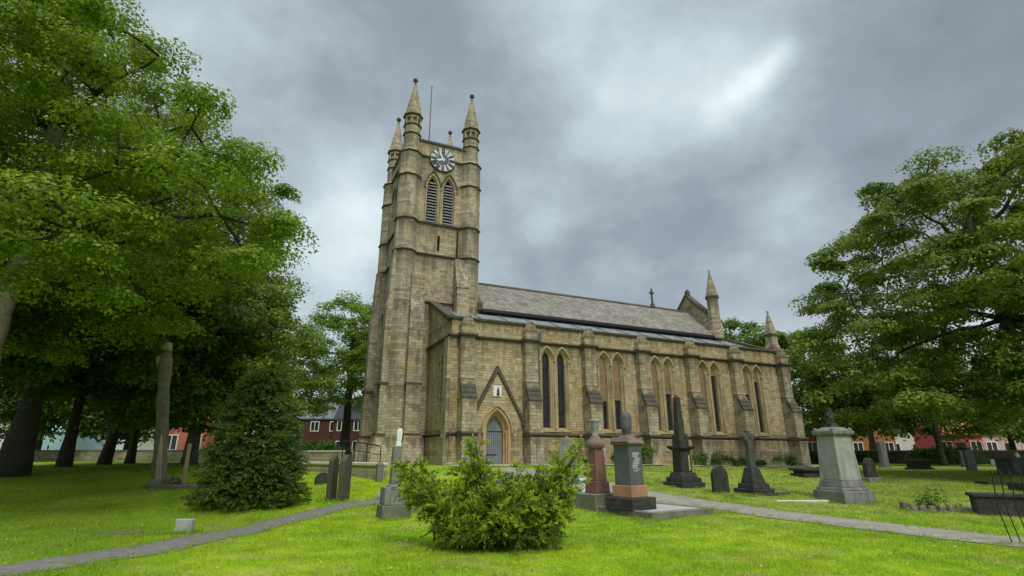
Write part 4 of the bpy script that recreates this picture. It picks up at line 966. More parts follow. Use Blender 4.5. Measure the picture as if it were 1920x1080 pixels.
# --- blades of grass on the near lawn
def inside(poly, x, y):
    c = np.zeros(len(x), bool); j = len(poly) - 1
    for i in range(len(poly)):
        xi, yi = poly[i]; xj, yj = poly[j]
        with np.errstate(divide='ignore', invalid='ignore'):
            m = ((yi > y) != (yj > y)) & (x < (xj - xi) * (y - yi) / (yj - yi) + xi)
        c ^= m; j = i
    return c
def make_blades():
    out = []
    for (y0, y1, dens, hgt, wd) in ((6.6, 10.5, 1500, .040, .011), (10.5, 15, 900, .048, .014), (15, 22, 420, .060, .019), (22, 30, 130, .07, .028)):
        x0, x1 = -y1 * 1.0 - 1, y1 * 1.0 + 1
        n = int((x1 - x0) * (y1 - y0) * dens)
        x = RNG.uniform(x0, x1, n); y = RNG.uniform(y0, y1, n)
        k = np.abs(x) < y * .98 + .6; x, y = x[k], y[k]
        # tufty density
        z_ = 0; q = np.sin(x * 3.1 + np.sin(y * 2.3) * 2) * np.cos(y * 2.7 + np.sin(x * 1.9) * 2)
        k = RNG.random(len(x)) < .62 + .38 * q; x, y = x[k], y[k]
        for p in PATHS:
            k = ~inside(p, x, y); x, y = x[k], y[k]
        # keep off the church
        s_ = (x - OX) * U.x + (y - OY) * U.y; o_ = (x - OX) * Wv.x + (y - OY) * Wv.y
        k = ~((o_ > -2.6) & (s_ > -7.5)); x, y = x[k], y[k]
        z = hz(x, y); n = len(x)
        h = hgt * RNG.uniform(.5, 1.4, n) * (1 + .35 * np.sin(x * 1.3) * np.cos(y * 1.1)); a = RNG.uniform(0, 2 * math.pi, n)
        dx, dy = np.cos(a) * wd / 2, np.sin(a) * wd / 2
        lx, ly = RNG.normal(0, .5, n) * h, RNG.normal(0, .5, n) * h
        v = np.stack([np.stack([x - dx, y - dy, z - .005], -1), np.stack([x + dx, y + dy, z - .005], -1), np.stack([x + lx, y + ly, z + h], -1)], 1)
        out.append(v.reshape(-1, 3))
    tag(np_mesh('grass', np.vstack(out), 3, M_BLADE), 'short bright green lawn grass', 'grass', kind='stuff')
make_blades()

n = 1300; x = RNG.uniform(-16, 16, n); y = RNG.uniform(7.5, 24, n); k = RNG.random(n) < np.where(x < -4, .9, .4); x, y = x[k], y[k]
P = np.stack([x, y, hz(x, y) + RNG.uniform(.02, .05, len(x))], -1); N = RNG.normal(0, .4, (len(x), 3)); N[:, 2] += 1
tag(leaves('leaf_litter', P, N, .055, stone('dry_fallen_leaf', (.30, .22, .09), (.55, .48, .25), scale=6), None), 'dry fallen leaves scattered over the lawn', 'leaves', kind='stuff')
# tussocks of longer grass along path edges and round the stones
def tufts(pts, name='grass_tufts'):
    out = []
    for (x, y, r, n, h) in pts:
        a = RNG.uniform(0, 6.283, n); q = r * np.sqrt(RNG.random(n)); X = x + q * np.cos(a); Y = y + q * np.sin(a); Z = hz(X, Y); b = RNG.uniform(0, 6.283, n); w = .007
        H = h * RNG.uniform(.4, 1.2, n)
        out.append(np.stack([np.stack([X - np.cos(b) * w, Y - np.sin(b) * w, Z - .005], -1), np.stack([X + np.cos(b) * w, Y + np.sin(b) * w, Z - .005], -1), np.stack([X + RNG.normal(0, .5, n) * H, Y + RNG.normal(0, .5, n) * H, Z + H], -1)], 1).reshape(-1, 3))
    tag(np_mesh(name, np.vstack(out), 3, M_BLADE), 'longer tufts of grass at path edges and round the stones', 'grass', kind='stuff')
tp = []
for poly in PATHS:
    for (x, y) in poly:
        if 6 < y < 24:
            for _ in range(5): tp.append((x + RNG.normal(0, .09), y + RNG.normal(0, .09), .07, 16, RNG.uniform(.03, .08)))
for (px, py) in ((737, 975), (1200, 975), (1225, 978), (1330, 962), (1150, 965), (1352, 926), (1415, 930), (1390, 930), (1440, 930), (1583, 942), (1550, 940), (1620, 942), (1283, 914), (344, 1000), (330, 1000), (620, 940), (643, 941), (300, 916), (1700, 958), (1755, 962), (1810, 960), (1870, 962), (1902, 1022), (1635, 905)):
    b_ = base(px, py)
    for _ in range(16): tp.append((b_[0] + RNG.normal(0, .3), b_[1] - .05 + RNG.normal(0, .08), .06, 14, RNG.uniform(.06, .13)))
tufts(tp)

# ------------------------------------------------------------------ monuments
def thing(name, loc, rz, label, cat, group=None, sink=0.0):
    return empty(name, (loc[0], loc[1], loc[2] - sink), rz, label, cat, group)
CR = AX          # graves are laid out parallel with the church
# grey shaft on blocks, left of the bush
p = base(737, 970); t = thing('pillar_monument', p, AX, 'grey square shaft on stacked blocks beside the yew bush, pale at its top', 'monument')
MB().frus(0, 0, -.1, .30, .36, .36).build('base_block', M_KERB, t, .015)
MB().frus(0, 0, .30, .72, .315, .315, .30, .30).build('plinth', M_GREYST, t, .015)
mb = MB(); mb.frus(0, 0, .72, .80, .20, .20, .14, .14); mb.frus(0, 0, .80, 1.72, .135, .135, .105, .105); mb.build('shaft', M_GREYST, t, .012)
mb = MB(); mb.frus(.02, 0, 1.72, 1.86, .07, .07, .06, .06); mb.frus(.03, 0, 1.86, 2.12, .062, .062, .075, .075); mb.box(-.02, .10, -.05, .05, 2.12, 2.17); mb.build('broken_top', M_WHITE, t, .01)
p = base(760, 962); t = thing('kerb_stone', p, AX, 'low mossy kerb stone half hidden behind the yew bush', 'kerb')
MB().box(0, .9, -.1, .1, -.1, .22).build('kerb_block', M_KERB, t, .02)
# kerbed platform with the pink and red monuments
def plate(name, corners, zt, mat, label, cat='kerb'):
    c = np.array([q[:2] for q in corners]).mean(0); z = min(gz(q[0], q[1]) for q in corners)
    t = empty(name, (c[0], c[1], z), 0, label, cat)
    poly = [(q[0] - c[0], q[1] - c[1]) for q in corners]
    MB().loft(poly, -.15, poly, zt).build('slab', mat, t, .015)
    return t
PA = R(33); N0 = base(1225, 977)
def onp(u_, v_): return (N0[0] + u_ * math.cos(PA) - v_ * math.sin(PA), N0[1] + u_ * math.sin(PA) + v_ * math.cos(PA))
plat = empty('grave_platform', (N0[0], N0[1], N0[2]), PA, 'wide low kerbed stone platform under the grey granite monument with the draped urn', 'kerb')
mb = MB(); mb.box(0, 2.35, 0, .16, -.15, .19); mb.box(0, .16, .163, 2.3, -.15, .19); mb.box(2.19, 2.35, .163, 2.3, -.15, .19); mb.build('kerb', M_KERB, plat, .02)
mb = MB(); mb.box(.165, 2.185, .165, 2.3, -.1, .165); mb.build('paving', M_PAVE, plat)
q_ = onp(.42, 1.15); p = (q_[0], q_[1], N0[2] + .165)
t = thing('urn_monument', p, PA + R(6), 'dark grey granite pedestal on an orange base with a brown cap and dark draped urn', 'monument')
MB().frus(0, 0, 0, .30, .50, .46).build('base_step', M_BLKST, t, .02)
MB().frus(0, 0, .30, .60, .335, .335).build('base_block', M_PINK, t, .015)
ped = MB().frus(0, 0, .60, 1.62, .275, .275, .265, .265).build('pedestal', M_GRAN, t, .012)
rg = random.Random(8); mb = MB()
for i in range(11):       # worn pale lettering in ragged lines
    z = 1.40 - i * .045; x0 = -.02 + rg.uniform(-.05, .05); mb.box(max(-.18, x0 - .10), min(.2, x0 + rg.uniform(.1, .19)), -.277, -.268, z, z + .034)
mb.build('worn_lettering', M_PALEDK, ped)
mb = MB(); mb.frus(0, 0, 1.62, 1.67, .28, .28, .35, .35); mb.frus(0, 0, 1.67, 1.77, .35, .35, .28, .28); mb.frus(0, 0, 1.77, 1.88, .22, .22, .13, .13)
for e in (-1, 1): mb.prism([(e * .36, 1.70), (e * .22, 1.70), (e * .30, 1.84)], -.30, .30, 'y')
mb.build('cap', M_BROWNCAP, t, .012)
mb = MB(); mb.lathe([(.13, 1.86), (.09, 1.90), (.12, 1.96), (.155, 2.08), (.158, 2.16), (.158, 2.34), (.145, 2.42), (.10, 2.48), (.03, 2.52)], 0, 0, 14); mb.build('draped_urn', M_GRAN, t, smooth=True)
p2 = spot(1121, 935, 16.3); t = thing('urn_monument', p2, PA, 'tall tapering red granite pillar with a pale stone urn on top', 'monument')
MB().frus(0, 0, -.3, .42, .50, .46).build('base_step', M_KERB, t, .02)
MB().frus(0, 0, .42, .74, .26, .26, .24, .24).build('base_block', M_REDGR, t, .015)
MB().frus(0, 0, .74, 1.60, .205, .205, .17, .17).build('pedestal', M_REDGR, t, .012)
mb = MB(); mb.lathe([(.18, 1.60), (.22, 1.64), (.27, 1.70), (.27, 1.78), (.22, 1.86), (.15, 1.92), (.13, 1.98)], 0, 0, 18); mb.build('cap', M_BROWNCAP, t, smooth=True)
mb = MB(); mb.lathe([(.12, 1.98), (.08, 2.03), (.05, 2.08), (.09, 2.16), (.125, 2.32), (.13, 2.38), (.165, 2.41), (.165, 2.45), (.10, 2.47)], 0, 0, 18)
for e in (-1, 1): mb.tube([(e * .12, 0, 2.38), (e * .18, 0, 2.28), (e * .1, 0, 2.16)], .014, 5)
mb.build('urn', M_PALEST, t, smooth=True)
p2 = base(1060, 947); t = thing('grave_kerb', (p2[0], p2[1] + .3, p2[2]), AX - R(24), 'long mossy kerb running behind the bush to the red granite pillar', 'kerb')
mb = MB(); mb.box(-.9, 1.2, -.1, .1, -.15, .22); mb.box(-.9, 1.2, 1.3, 1.5, -.15, .22); mb.build('kerb_block', M_KERB, t, .02)
p2 = base(1095, 925); t = thing('small_cross', (p2[0], p2[1] + .1, p2[2] + .05), AX, 'small white stone cross beside the red granite pillar', 'cross')
mb = MB(); mb.box(-.05, .05, -.04, .04, -.1, .42); mb.box(-.15, .15, -.04, .04, .30, .42); mb.build('cross_shaft', M_WHITE, t, .012)
def headstone(loc, rz, w, h, th, top, mat, label, name='headstone', plinth=True, group=None, pm=None):
    t = thing(name, loc, rz, label, 'headstone', group); zb = .16 if plinth else -.1
    if top == 'round': o = [(-w / 2, zb)] + [(-w / 2 * math.cos(math.pi * i / 12), h - w / 2 + (w / 2) * math.sin(math.pi * i / 12)) for i in range(13)] + [(w / 2, zb)]
    elif top == 'gothic': o = arch(0, w / 2, zb, h - w * .8, h, 8)
    elif top == 'shoulder': o = [(-w / 2, zb), (-w / 2, h * .8), (-w * .36, h * .82), (-w * .3, h * .93), (-w * .14, h * .99), (0, h), (w * .14, h * .99), (w * .3, h * .93), (w * .36, h * .82), (w / 2, h * .8), (w / 2, zb)]
    elif top == 'peak': o = [(-w / 2, zb), (-w / 2, h * .86), (0, h), (w / 2, h * .86), (w / 2, zb)]
    else: o = [(-w / 2, zb), (-w / 2, h), (w / 2, h), (w / 2, zb)]
    MB().prism(o, -th / 2, th / 2, 'y').build('tablet', mat, t, .012)
    if plinth: MB().frus(0, 0, -.12, .16, w / 2 + .1, th / 2 + .1).build('plinth', pm or mat, t, .015)
    return t
headstone(base(1065, 905)[:2] + (base(1065, 905)[2] + .1,), AX - R(25), .62, 1.62, .14, 'gothic', M_GREYST, 'mossy grey pointed headstone behind the right arm of the yew bush')
# sooty obelisk
p = base(1283, 912); t = thing('obelisk', p, AX, 'soot black obelisk on a capped pedestal and three steps in front of the church', 'monument')
mb = MB(); mb.frus(0, 0, -.15, .16, .54, .54); mb.frus(0, 0, .16, .32, .46, .46, .45, .45); mb.frus(0, 0, .32, .50, .38, .38, .31, .31); mb.build('steps', M_BLKST, t, .02)
mb = MB(); mb.frus(0, 0, .50, 1.28, .25, .25, .235, .235); mb.build('pedestal', M_BLKST, t, .015)
mb = MB(); mb.box(.09, .15, -.26, -.24, .56, 1.10); mb.build('gilt_strip', plain('yellow_lichen', (.5, .42, .18), .7), t)
mb = MB(); mb.frus(0, 0, 1.28, 1.36, .27, .27, .37, .37); mb.frus(0, 0, 1.36, 1.44, .37, .37); mb.build('cap', M_BLKST, t, .012)
mb = MB(); mb.frus(0, 0, 1.44, 1.86, .215, .215, .20, .20); mb.frus(0, 0, 1.86, 3.22, .15, .15, .095, .095); mb.frus(0, 0, 3.22, 3.36, .095, .095, .01, .01); mb.build('obelisk_shaft', M_BLKST, t, .01)
headstone(base(1352, 924), AX, .66, .86, .15, 'round', M_BLKST, 'short thick round topped black headstone left of the wheel cross', plinth=False)
# wheel-head cross
p = base(1415, 926); t = thing('celtic_cross', p, AX, 'sooty wheel headed stone cross on a tapered stepped base', 'cross')
mb = MB(); mb.frus(0, 0, -.15, .18, .48, .44); mb.frus(0, 0, .18, .34, .39, .36, .36, .33); mb.frus(0, 0, .34, .84, .30, .28, .18, .16); mb.build('steps', M_BLKST, t, .02)
mb = MB(); mb.frus(0, 0, .84, 1.62, .125, .10, .09, .085); mb.frus(0, 0, 1.62, 2.06, .07, .075, .085, .075); mb.box(-.21, .21, -.075, .075, 1.74, 1.88)
mb.build('cross_shaft', M_BLKST2, t, .012)
mb = MB(); n = 24
for i in range(n):
    a0, a1 = 2 * math.pi * i / n, 2 * math.pi * (i + 1) / n; q = lambda r, a: (r * math.cos(a), 1.82 + r * math.sin(a))
    mb.prism([q(.12, a0), q(.19, a0), q(.19, a1), q(.12, a1)], -.055, .055, 'y')
mb.build('cross_ring', M_BLKST2, t)
p = base(1475, 932); t = thing('ledger_slab', p, AX, 'low dark grave slab on the grass right of the wheel cross', 'slab')
MB().frus(0, .5, -.1, .10, .55, .22).build('slab', M_BLKST, t, .02)
p = base(1500, 941); t = thing('kerb_stone', p, R(4), 'long pale kerb lying in the grass before the big pale pedestal', 'kerb')
MB().box(-.75, .9, -.06, .06, -.1, .05).build('kerb_block', M_COPE, t, .015)
# big pale monument
p = base(1583, 938); t = thing('pedestal_monument', p, AX - R(8), 'big pale tapering square pedestal with moulded cap and weathered cross on top', 'monument')
mb = MB(); mb.frus(0, 0, -.15, .30, .60, .60); mb.frus(0, 0, .30, .40, .53, .53, .50, .50); mb.frus(0, 0, .40, .60, .47, .47, .42, .42); mb.build('steps', M_GREYST, t, .02)
mb = MB(); mb.frus(0, 0, .60, 1.94, .385, .385, .32, .32); ped = mb.build('pedestal', M_PALEST, t, .015)
for sx, sy in ((-1, -1), (1, -1), (1, 1), (-1, 1)): MB().tube([(sx * .37, sy * .37, .62), (sx * .31, sy * .31, 1.92)], [.045, .04], 6).build('corner_moulding', M_PALEST, ped)
mb = MB(); mb.frus(0, 0, 1.94, 2.0, .34, .34, .43, .43); mb.frus(0, 0, 2.0, 2.1, .43, .43); mb.frus(0, 0, 2.1, 2.22, .38, .38, .22, .22)
for sx, sy in ((-1, -1), (1, -1), (1, 1), (-1, 1)): mb.lathe([(.07, 2.08), (.08, 2.15), (.03, 2.2)], sx * .34, sy * .34, 8)
mb.build('cap', M_GREYST, t, .012)
mb = MB(); mb.frus(0, 0, 2.2, 2.36, .18, .18, .1, .1); mb.frus(0, 0, 2.36, 2.84, .075, .07, .06, .06); mb.box(-.17, .17, -.055, .055, 2.56, 2.68); mb.tube([(-.14, -.03, 2.3), (-.08, -.09, 2.5), (.08, -.06, 2.62)], [.07, .08, .05], 6); mb.build('cross_shaft', M_BLKST, t, .01)

# graves further right
def chest(loc, rz, w, d, h, mat, label, group=None):
    t = thing('chest_tomb', loc, rz, label, 'tomb', group)
    MB().frus(0, 0, -.1, .12, w / 2 + .06, d / 2 + .06).build('base_block', mat, t, .02)
    MB().frus(0, 0, .12, h - .1, w / 2 - .04, d / 2 - .04).build('chest', mat, t, .015)
    MB().frus(0, 0, h - .1, h, w / 2 + .09, d / 2 + .09).build('lid', mat, t, .015)
    return t
headstone(base(1635, 903), AX, .60, .92, .18, 'shoulder', M_BLKST, 'black shouldered headstone just right of the pale pedestal', pm=M_GREYST)
p = base(1528, 893); chest(p, R(10), 1.6, .8, .34, M_BLKST, 'low flat tomb between the church corner and the pale pedestal')
p = base(1612, 868); chest(p, R(0), 1.2, .6, .45, M_BLKST, 'small low tomb far behind the black shouldered headstone')
headstone(base(1660, 876), AX, .62, 1.75, .3, 'square', M_GREYST, 'tall plain mossy stone standing far behind the black headstone')
p = base(1724, 880); chest(p, R(5), 1.1, .8, .58, M_BLKST, 'dark box tomb under the right tree, left of the white cross')
p = base(1745, 862); t = thing('small_cross', p, AX, 'thin white cross among the far graves under the right tree', 'cross')
mb = MB(); mb.frus(0, 0, 0, .2, .3, .25); mb.frus(0, 0, .2, 1.5, .09, .07); mb.box(-.35, .35, -.07, .07, 1.0, 1.18); mb.build('cross_shaft', M_WHITE, t, .01)
GH = 'small headstones far back under the right hand tree'
for px, py, w, h, top, mt, lb in ((1768, 868, .9, .5, 'peak', M_PALEST, 'low pale pointed headstone right of the white cross'), (1797, 861, .5, .8, 'square', M_PALEST, 'small pinkish white square headstone far back, left of the dark pair'), (1808, 876, .55, 1.15, 'square', M_BLKST, 'black square headstone, left one of the dark pair'), (1823, 882, .75, 1.1, 'square', M_GRAN, 'dark grey square headstone, right one of the dark pair'),
                             (1847, 866, .7, .8, 'round', M_BLKST, 'black rounded headstone behind the long dark chest tomb'), (1862, 872, .6, .55, 'square', M_GREYST, 'short grey headstone just left of the long dark chest tomb'), (1700, 868, .6, .7, 'gothic', M_GREYST, 'grey pointed headstone behind the dark box tomb'),
                             (1912, 872, .6, 1.0, 'shoulder', M_GREYST, 'grey shouldered headstone behind the right end of the chest tomb'), (1580, 866, .6, .8, 'round', M_GREYST, 'grey rounded headstone far behind the pale pedestal')):
    headstone(base(px, py), AX + R(random.uniform(-6, 6)), w, h, .14, top, mt, lb, plinth=False, group=GH)
chest(base(1935, 893), R(2), 2.5, 1.0, .85, M_GRAN, 'long dark grey chest tomb under the right hand tree')
p = base(1868, 909); t = thing('ledger_slab', p, R(3), 'thin black slab lying on the grass in front of the long chest tomb', 'slab'); MB().frus(0, 0, -.05, .14, .6, .32).build('slab', M_BLKST, t, .02)
p = base(1945, 922); t = thing('ledger_slab', p, R(8), 'dark slab behind the nearest black tomb at the right edge', 'slab'); MB().frus(.2, 0, -.05, .30, .8, .5).build('slab', M_BLKST, t, .02)
p = spot(1842, 962, 15.0); t = thing('chest_tomb', (p[0] + 1.05, p[1] - .05, p[2]), R(-24), 'nearest low black box tomb at the right edge, behind the bent railing', 'tomb')
MB().frus(0, 0, -.1, .46, 1.02, .25).build('chest', M_BLKST, t, .015); MB().frus(0, 0, .46, .55, 1.08, .30).build('lid', M_BLKST, t, .015)
# bent grave railing at the right edge
p = base(1902, 1020); t = thing('grave_railing', p, R(-14), 'black bent iron railing with thin leaning rods at the right edge', 'railing')
for x in (-.06, .08, .24, .42):
    mb = MB(); mb.tube([(x + .05, 0, -.1), (x - .06, 0, .62), (x - .02, 0, 1.22)], .011, 6); mb.lathe([(.005, 1.21), (.022, 1.25), (.004, 1.33)], x - .02, 0, 6); mb.build('rod', M_IRON, t)
mb = MB(); mb.tube([(-.28, 0, .66), (.6, 0, .69)], .012, 6); mb.build('rail', M_IRON, t)
# planted grave plot
p = base(1755, 955); t = thing('grave_plot', p, R(-3), 'low oval stone edged grave plot in the lawn by the right path', 'grave')
mb = MB(); rg = random.Random(3)
for i in range(22):
    a = 2 * math.pi * i / 22; rx = .86; ry = .42; s = rg.uniform(.06, .11)
    mb.frus(rx * math.cos(a), ry * math.sin(a), -.05, rg.uniform(.05, .13), s, s * .8, s * .8, s * .6)
mb.build('edging_stones', M_KERB, t, .02)
mb = MB(); mb.ngon(0, 0, -.02, .04, .8, .7, 20); soil = mb.build('soil', stone('grave_soil', (.06, .05, .035), (.14, .11, .07), scale=9), t); soil.scale = (1, .5, 1)
mb = MB(); mb.box(-.95, -.80, -.12, .05, 0, .2); mb.build('marker_stone', M_BROWNCAP, t, .02)
leafy('shrub', (p[0] - .08, p[1], p[2] + .03), .5, .3, .72, 650, .07, L_MID, 'wispy little shrub growing in the stone edged grave plot', 'shrub', stems=8)
leafy('flowers', (p[0] + .62, p[1] - .05, p[2] + .03), .35, .2, .14, 160, .05, leafmat('yellow_petal', (.35, .28, .04), (.5, .42, .06), (.6, .55, .2), .3), 'pale yellow flowers at the right end of the grave plot', 'flowers')

# ---- left side objects
GS = 'narrow headstones seen edge on beside the left path'
headstone(base(620, 938), AX + R(62), .5, 1.36, .15, 'peak', M_MOSSY, 'tall mossy slab headstone by the path, seen almost edge on, the left one', plinth=False, group=GS)
headstone(base(643, 939), AX + R(62), .6, 1.36, .19, 'peak', M_MOSSY, 'wider mossy slab headstone by the path, seen almost edge on, the right one', plinth=False, group=GS)
headstone(base(604, 908), AX + R(20), .55, .42, .2, 'round', M_BLKST, 'tiny dark headstone just right of the conical yew', plinth=False)
headstone(base(344, 999), R(4), .36, .27, .14, 'square', M_PALEST, 'small square pale stone in the lawn by the left path', plinth=False)
p = base(715, 937); t = thing('rock', p, 0, 'small pale rough stone at the path edge left of the grey shaft', 'stone')
mb = MB(); mb.lathe([(.10, -.05), (.17, .02), (.16, .14), (.10, .22), (.02, .25)], 0, 0, 7); mb.build('boulder', M_PALEST, t, .02)
p = base(175, 998); t = thing('ledger_slab', p, R(-3), 'sunken overgrown flat slab in the lawn left of the small pale stone', 'slab'); MB().frus(0, 0, -.1, .015, 1.0, .18).build('slab', stone('mossy_slab', (.10, .12, .04), (.20, .20, .10), scale=5), t, .01)
# dead trunk
p = base(296, 912); t = thing('dead_tree_trunk', p, 0, 'bare pollarded dead tree trunk with stripped bark standing left of the yew', 'tree trunk')
mb = MB(); mb.tube([(-.02, 0, -.1), (-.02, 0, .3), (-.12, .02, .8), (-.14, 0, 1.2), (-.24, .03, 1.8), (-.30, 0, 2.4), (-.42, .02, 3.0), (-.48, 0, 3.6), (-.56, .03, 4.1), (-.60, 0, 4.5), (-.66, 0, 5.1)], [.34, .25, .255, .215, .235, .205, .23, .19, .235, .25, .17], 14); mb.build('bark_trunk', M_DEADBARK, t, smooth=True)
mb = MB(); mb.tube([(-.60, 0, 4.25), (-.76, -.05, 4.55), (-.84, -.08, 4.8)], [.16, .15, .12], 10); mb.tube([(-.56, 0, 4.5), (-.38, -.02, 4.58)], [.08, .05], 8); mb.tube([(-.65, 0, 5.05), (-.64, 0, 5.36)], [.19, .15], 10); mb.build('branch_stub', M_CUTWOOD, t, smooth=True)
mb = MB(); mb.prism([(.02, .02), (.24, .02), (.12, .9), (-.02, 1.7), (-.1, 1.9), (-.10, 1.2)], -.27, -.18, 'y'); mb.build('stripped_wood', M_CUTWOOD, t, .03)
p2 = base(316, 916); t = thing('ledger_slab', p2, R(1), 'flat grey slab at the foot of the dead trunk', 'slab'); MB().box(-.55, 1.15, -.25, .45, -.1, .13).build('slab', M_KERB, t, .02)
t = thing('rock', (p2[0] - .5, p2[1] - .05, p2[2]), 0, 'grey lump of stone left of the slab under the dead trunk', 'stone'); MB().lathe([(.2, -.05), (.25, .1), (.18, .28), (.05, .34)], 0, 0, 7).build('boulder', M_KERB, t, .02)
t = thing('timber_post', (p2[0] + .42, p2[1] + .12, p2[2] + .12), 0, 'slim pale timber post standing right of the dead trunk', 'post'); MB().frus(0, 0, 0, 1.42, .05, .05).build('post', M_CUTWOOD, t, .008)
t = thing('debris_heap', (p2[0] + .1, p2[1] + .1, p2[2] + .12), 0, 'small heap of twigs and bark on the slab by the dead trunk', 'debris')
rg = random.Random(12); mb = MB()
for i in range(40):
    a = rg.uniform(0, 6.28); x, y = rg.uniform(-.3, .3), rg.uniform(-.15, .15); L = rg.uniform(.1, .25); h = rg.uniform(.02, .3) * (1 - abs(x) / .45)
    mb.tube([(x, y, h), (x + L * math.cos(a), y + L * .5 * math.sin(a), h + rg.uniform(-.03, .1))], [.025, .012], 5)
mb.build('twigs', M_BARK, t)
# terrace wall with pale coping before the tower
def wall_run(pts, h, th, mat, label, name='stone_wall', cope=True, cap=M_COPE):
    x0, y0 = pts[0]; z0 = min(gz(*q) for q in pts)
    t = empty(name, (x0, y0, z0), 0, label, 'wall')
    mb = MB(); cp = MB()
    for (a, b) in zip(pts[:-1], pts[1:]):
        d = Vector((b[0] - a[0], b[1] - a[1])); L = d.length; d /= L; n = Vector((-d.y, d.x)) * th / 2; n2 = n * 1.25
        q = lambda k, e, nn: (a[0] - x0 + d.x * k + nn.x * e, a[1] - y0 + d.y * k + nn.y * e)
        mb.loft([q(0, -1, n), q(L, -1, n), q(L, 1, n), q(0, 1, n)], -.4, [q(0, -1, n), q(L, -1, n), q(L, 1, n), q(0, 1, n)], h)
        if cope: cp.loft([q(-.03, -1, n2), q(L + .03, -1, n2), q(L + .03, 1, n2), q(-.03, 1, n2)], h, [q(-.03, -1, n2), q(L + .03, -1, n2), q(L + .03, 1, n2), q(-.03, 1, n2)], h + .12)
    mb.build('masonry', mat, t)
    if cope: cp.build('coping', cap, t, .02)
    return t
def xy(px, py, d): q = spot(px, py, d); return (q[0], q[1])
wall_run([xy(575, 880, 26.5), xy(655, 885, 24.6), xy(716, 890, 22.8)], .52, .45, M_WALLST, 'low stone retaining wall with pale coping in front of the tower')
q = spot(711, 900, 22.2); t = thing('stone_post', q, AX, 'square mossy stone post at the right end of the low wall', 'post'); mb = MB(); mb.frus(0, 0, -.2, .62, .13, .13); mb.frus(0, 0, .62, .72, .15, .15, .07, .07); mb.build('post', M_KERB, t, .015)
wall_run([xy(560, 868, 40.0), xy(640, 868, 38.0)], .75, .4, M_WALLST, 'second pale topped low wall further back, left of the tower')
# ramp handrail
t = empty('handrail', spot(640, 870, 31), 0, 'black metal handrail sloping down beside the tower base', 'railing'); e0 = Vector(spot(640, 870, 31))
a = Vector(spot(640, 870, 31)) - e0; b = Vector(spot(712, 872, 28.5)) - e0
mb = MB(); mb.tube([a + Vector((0, 0, 1.35)), b + Vector((0, 0, 1.0))], .03, 6); mb.tube([a + Vector((0, 0, .9)), b + Vector((0, 0, .6))], .02, 6); mb.build('rail', M_IRON, t)
for k in (0, .33, .66, 1):
    c = a.lerp(b, k); mb = MB(); mb.tube([c + Vector((0, 0, -.1)), c + Vector((0, 0, 1.35 - .35 * k))], .025, 6); mb.build('rail_post', M_IRON, t)

# ------------------------------------------------------------------ background town
def tinted(name, c, rough=.85): return plain(name, c, rough, 0, .2, .18)
M_BRICK = masonry('dark_red_brick', (.09, .035, .028), (.13, .05, .038), (.05, .025, .02), (.09, .07, .06), bw=.3, rh=.1, soot=.3)
M_BRICKO = masonry('orange_brick', (.42, .17, .06), (.52, .24, .10), (.28, .12, .05), (.3, .24, .16), bw=.3, rh=.1, soot=.15)
M_REDW = tinted('red_render', (.50, .07, .05)); M_SALMON = tinted('salmon_render', (.55, .17, .13)); M_PINKR = tinted('bright_red_render', (.62, .12, .12))
M_PALEW = tinted('pale_render', (.60, .57, .55)); M_BLUEW = tinted('pale_blue_cladding', (.40, .56, .60)); M_ROOFD = tinted('dark_slate_roof', (.05, .052, .06)); M_ROOFG = tinted('grey_slate_roof', (.17, .175, .19)); M_ROOFT = tinted('terracotta_roof', (.50, .20, .12))
def house(name, px, d, w, dep, h, rh, rz, wall, roof, label, wins=3, cat='house', group=None, gable=False, door=True, chim=1):
    x, y, z = spot(px, 850, d); t = empty(name, (x, y, z), rz, label, cat, group)
    mb = MB(); mb.box(-w / 2, w / 2, 0, dep, -.5, h)
    if gable: mb.prism([(-w / 2, h), (w / 2, h), (0, h + rh)], 0, dep, 'y')
    else: mb.prism([(0, h), (dep, h), (dep / 2, h + rh)], -w / 2, w / 2, 'x')
    mb.build('wall', wall, t)
    mb = MB(); e = .25
    if gable:
        for s in (-1, 1): mb.prism([(0, h + rh + .18), (s * (w / 2 + e), h - e * 2 * rh / w + .18), (s * (w / 2 + e), h - e * 2 * rh / w + .02), (0, h + rh + .02)], -e, dep + e, 'y')
    else:
        for a, b in ((-e, dep / 2), (dep + e, dep / 2)): mb.prism([(b, h + rh + .18), (a, h - e * 2 * rh / dep + .18), (a, h - e * 2 * rh / dep + .02), (b, h + rh + .02)], -w / 2 - .05, w / 2 + .05, 'x')
    rf = mb.build('roof', roof, t)
    for i in range(chim):
        c = MB(); cx = -w / 2 + .5 + i * (w - 1) / max(1, chim - 1 if chim > 1 else 1); c.box(cx - .35, cx + .35, dep / 2 - .3, dep / 2 + .3, h + rh - .6, h + rh + 1.0)
        for k in (-.15, .15): c.lathe([(.09, h + rh + 1), (.08, h + rh + 1.3)], cx + k, dep / 2, 8)
        c.build('chimney', wall, rf)
    rows = [.9] if h < 4 else [.9, 3.6]
    for zi, zz in enumerate(rows):
        for i in range(wins):
            cx = -w / 2 + w * (i + .5) / wins
            if door and zi == 0 and i == wins // 2:
                mb = MB(); mb.box(cx - .45, cx + .45, -.06, 0, 0, 2.1); mb.build('door', M_BLACK, t); continue
            fr = MB()
            for a, b, c, dd in ((cx - .6, cx + .6, zz, zz + .1), (cx - .6, cx + .6, zz + 1.3, zz + 1.4), (cx - .6, cx - .5, zz + .1, zz + 1.3), (cx + .5, cx + .6, zz + .1, zz + 1.3), (cx - .04, cx + .04, zz + .1, zz + 1.3)): fr.box(a, b, -.09, 0, c, dd)
            fo = fr.build('window', M_WHITE, t); mb = MB(); mb.box(cx - .5, cx + .5, -.03, -.005, zz + .1, zz + 1.3); mb.build('pane', M_GLASS, fo)
    return t
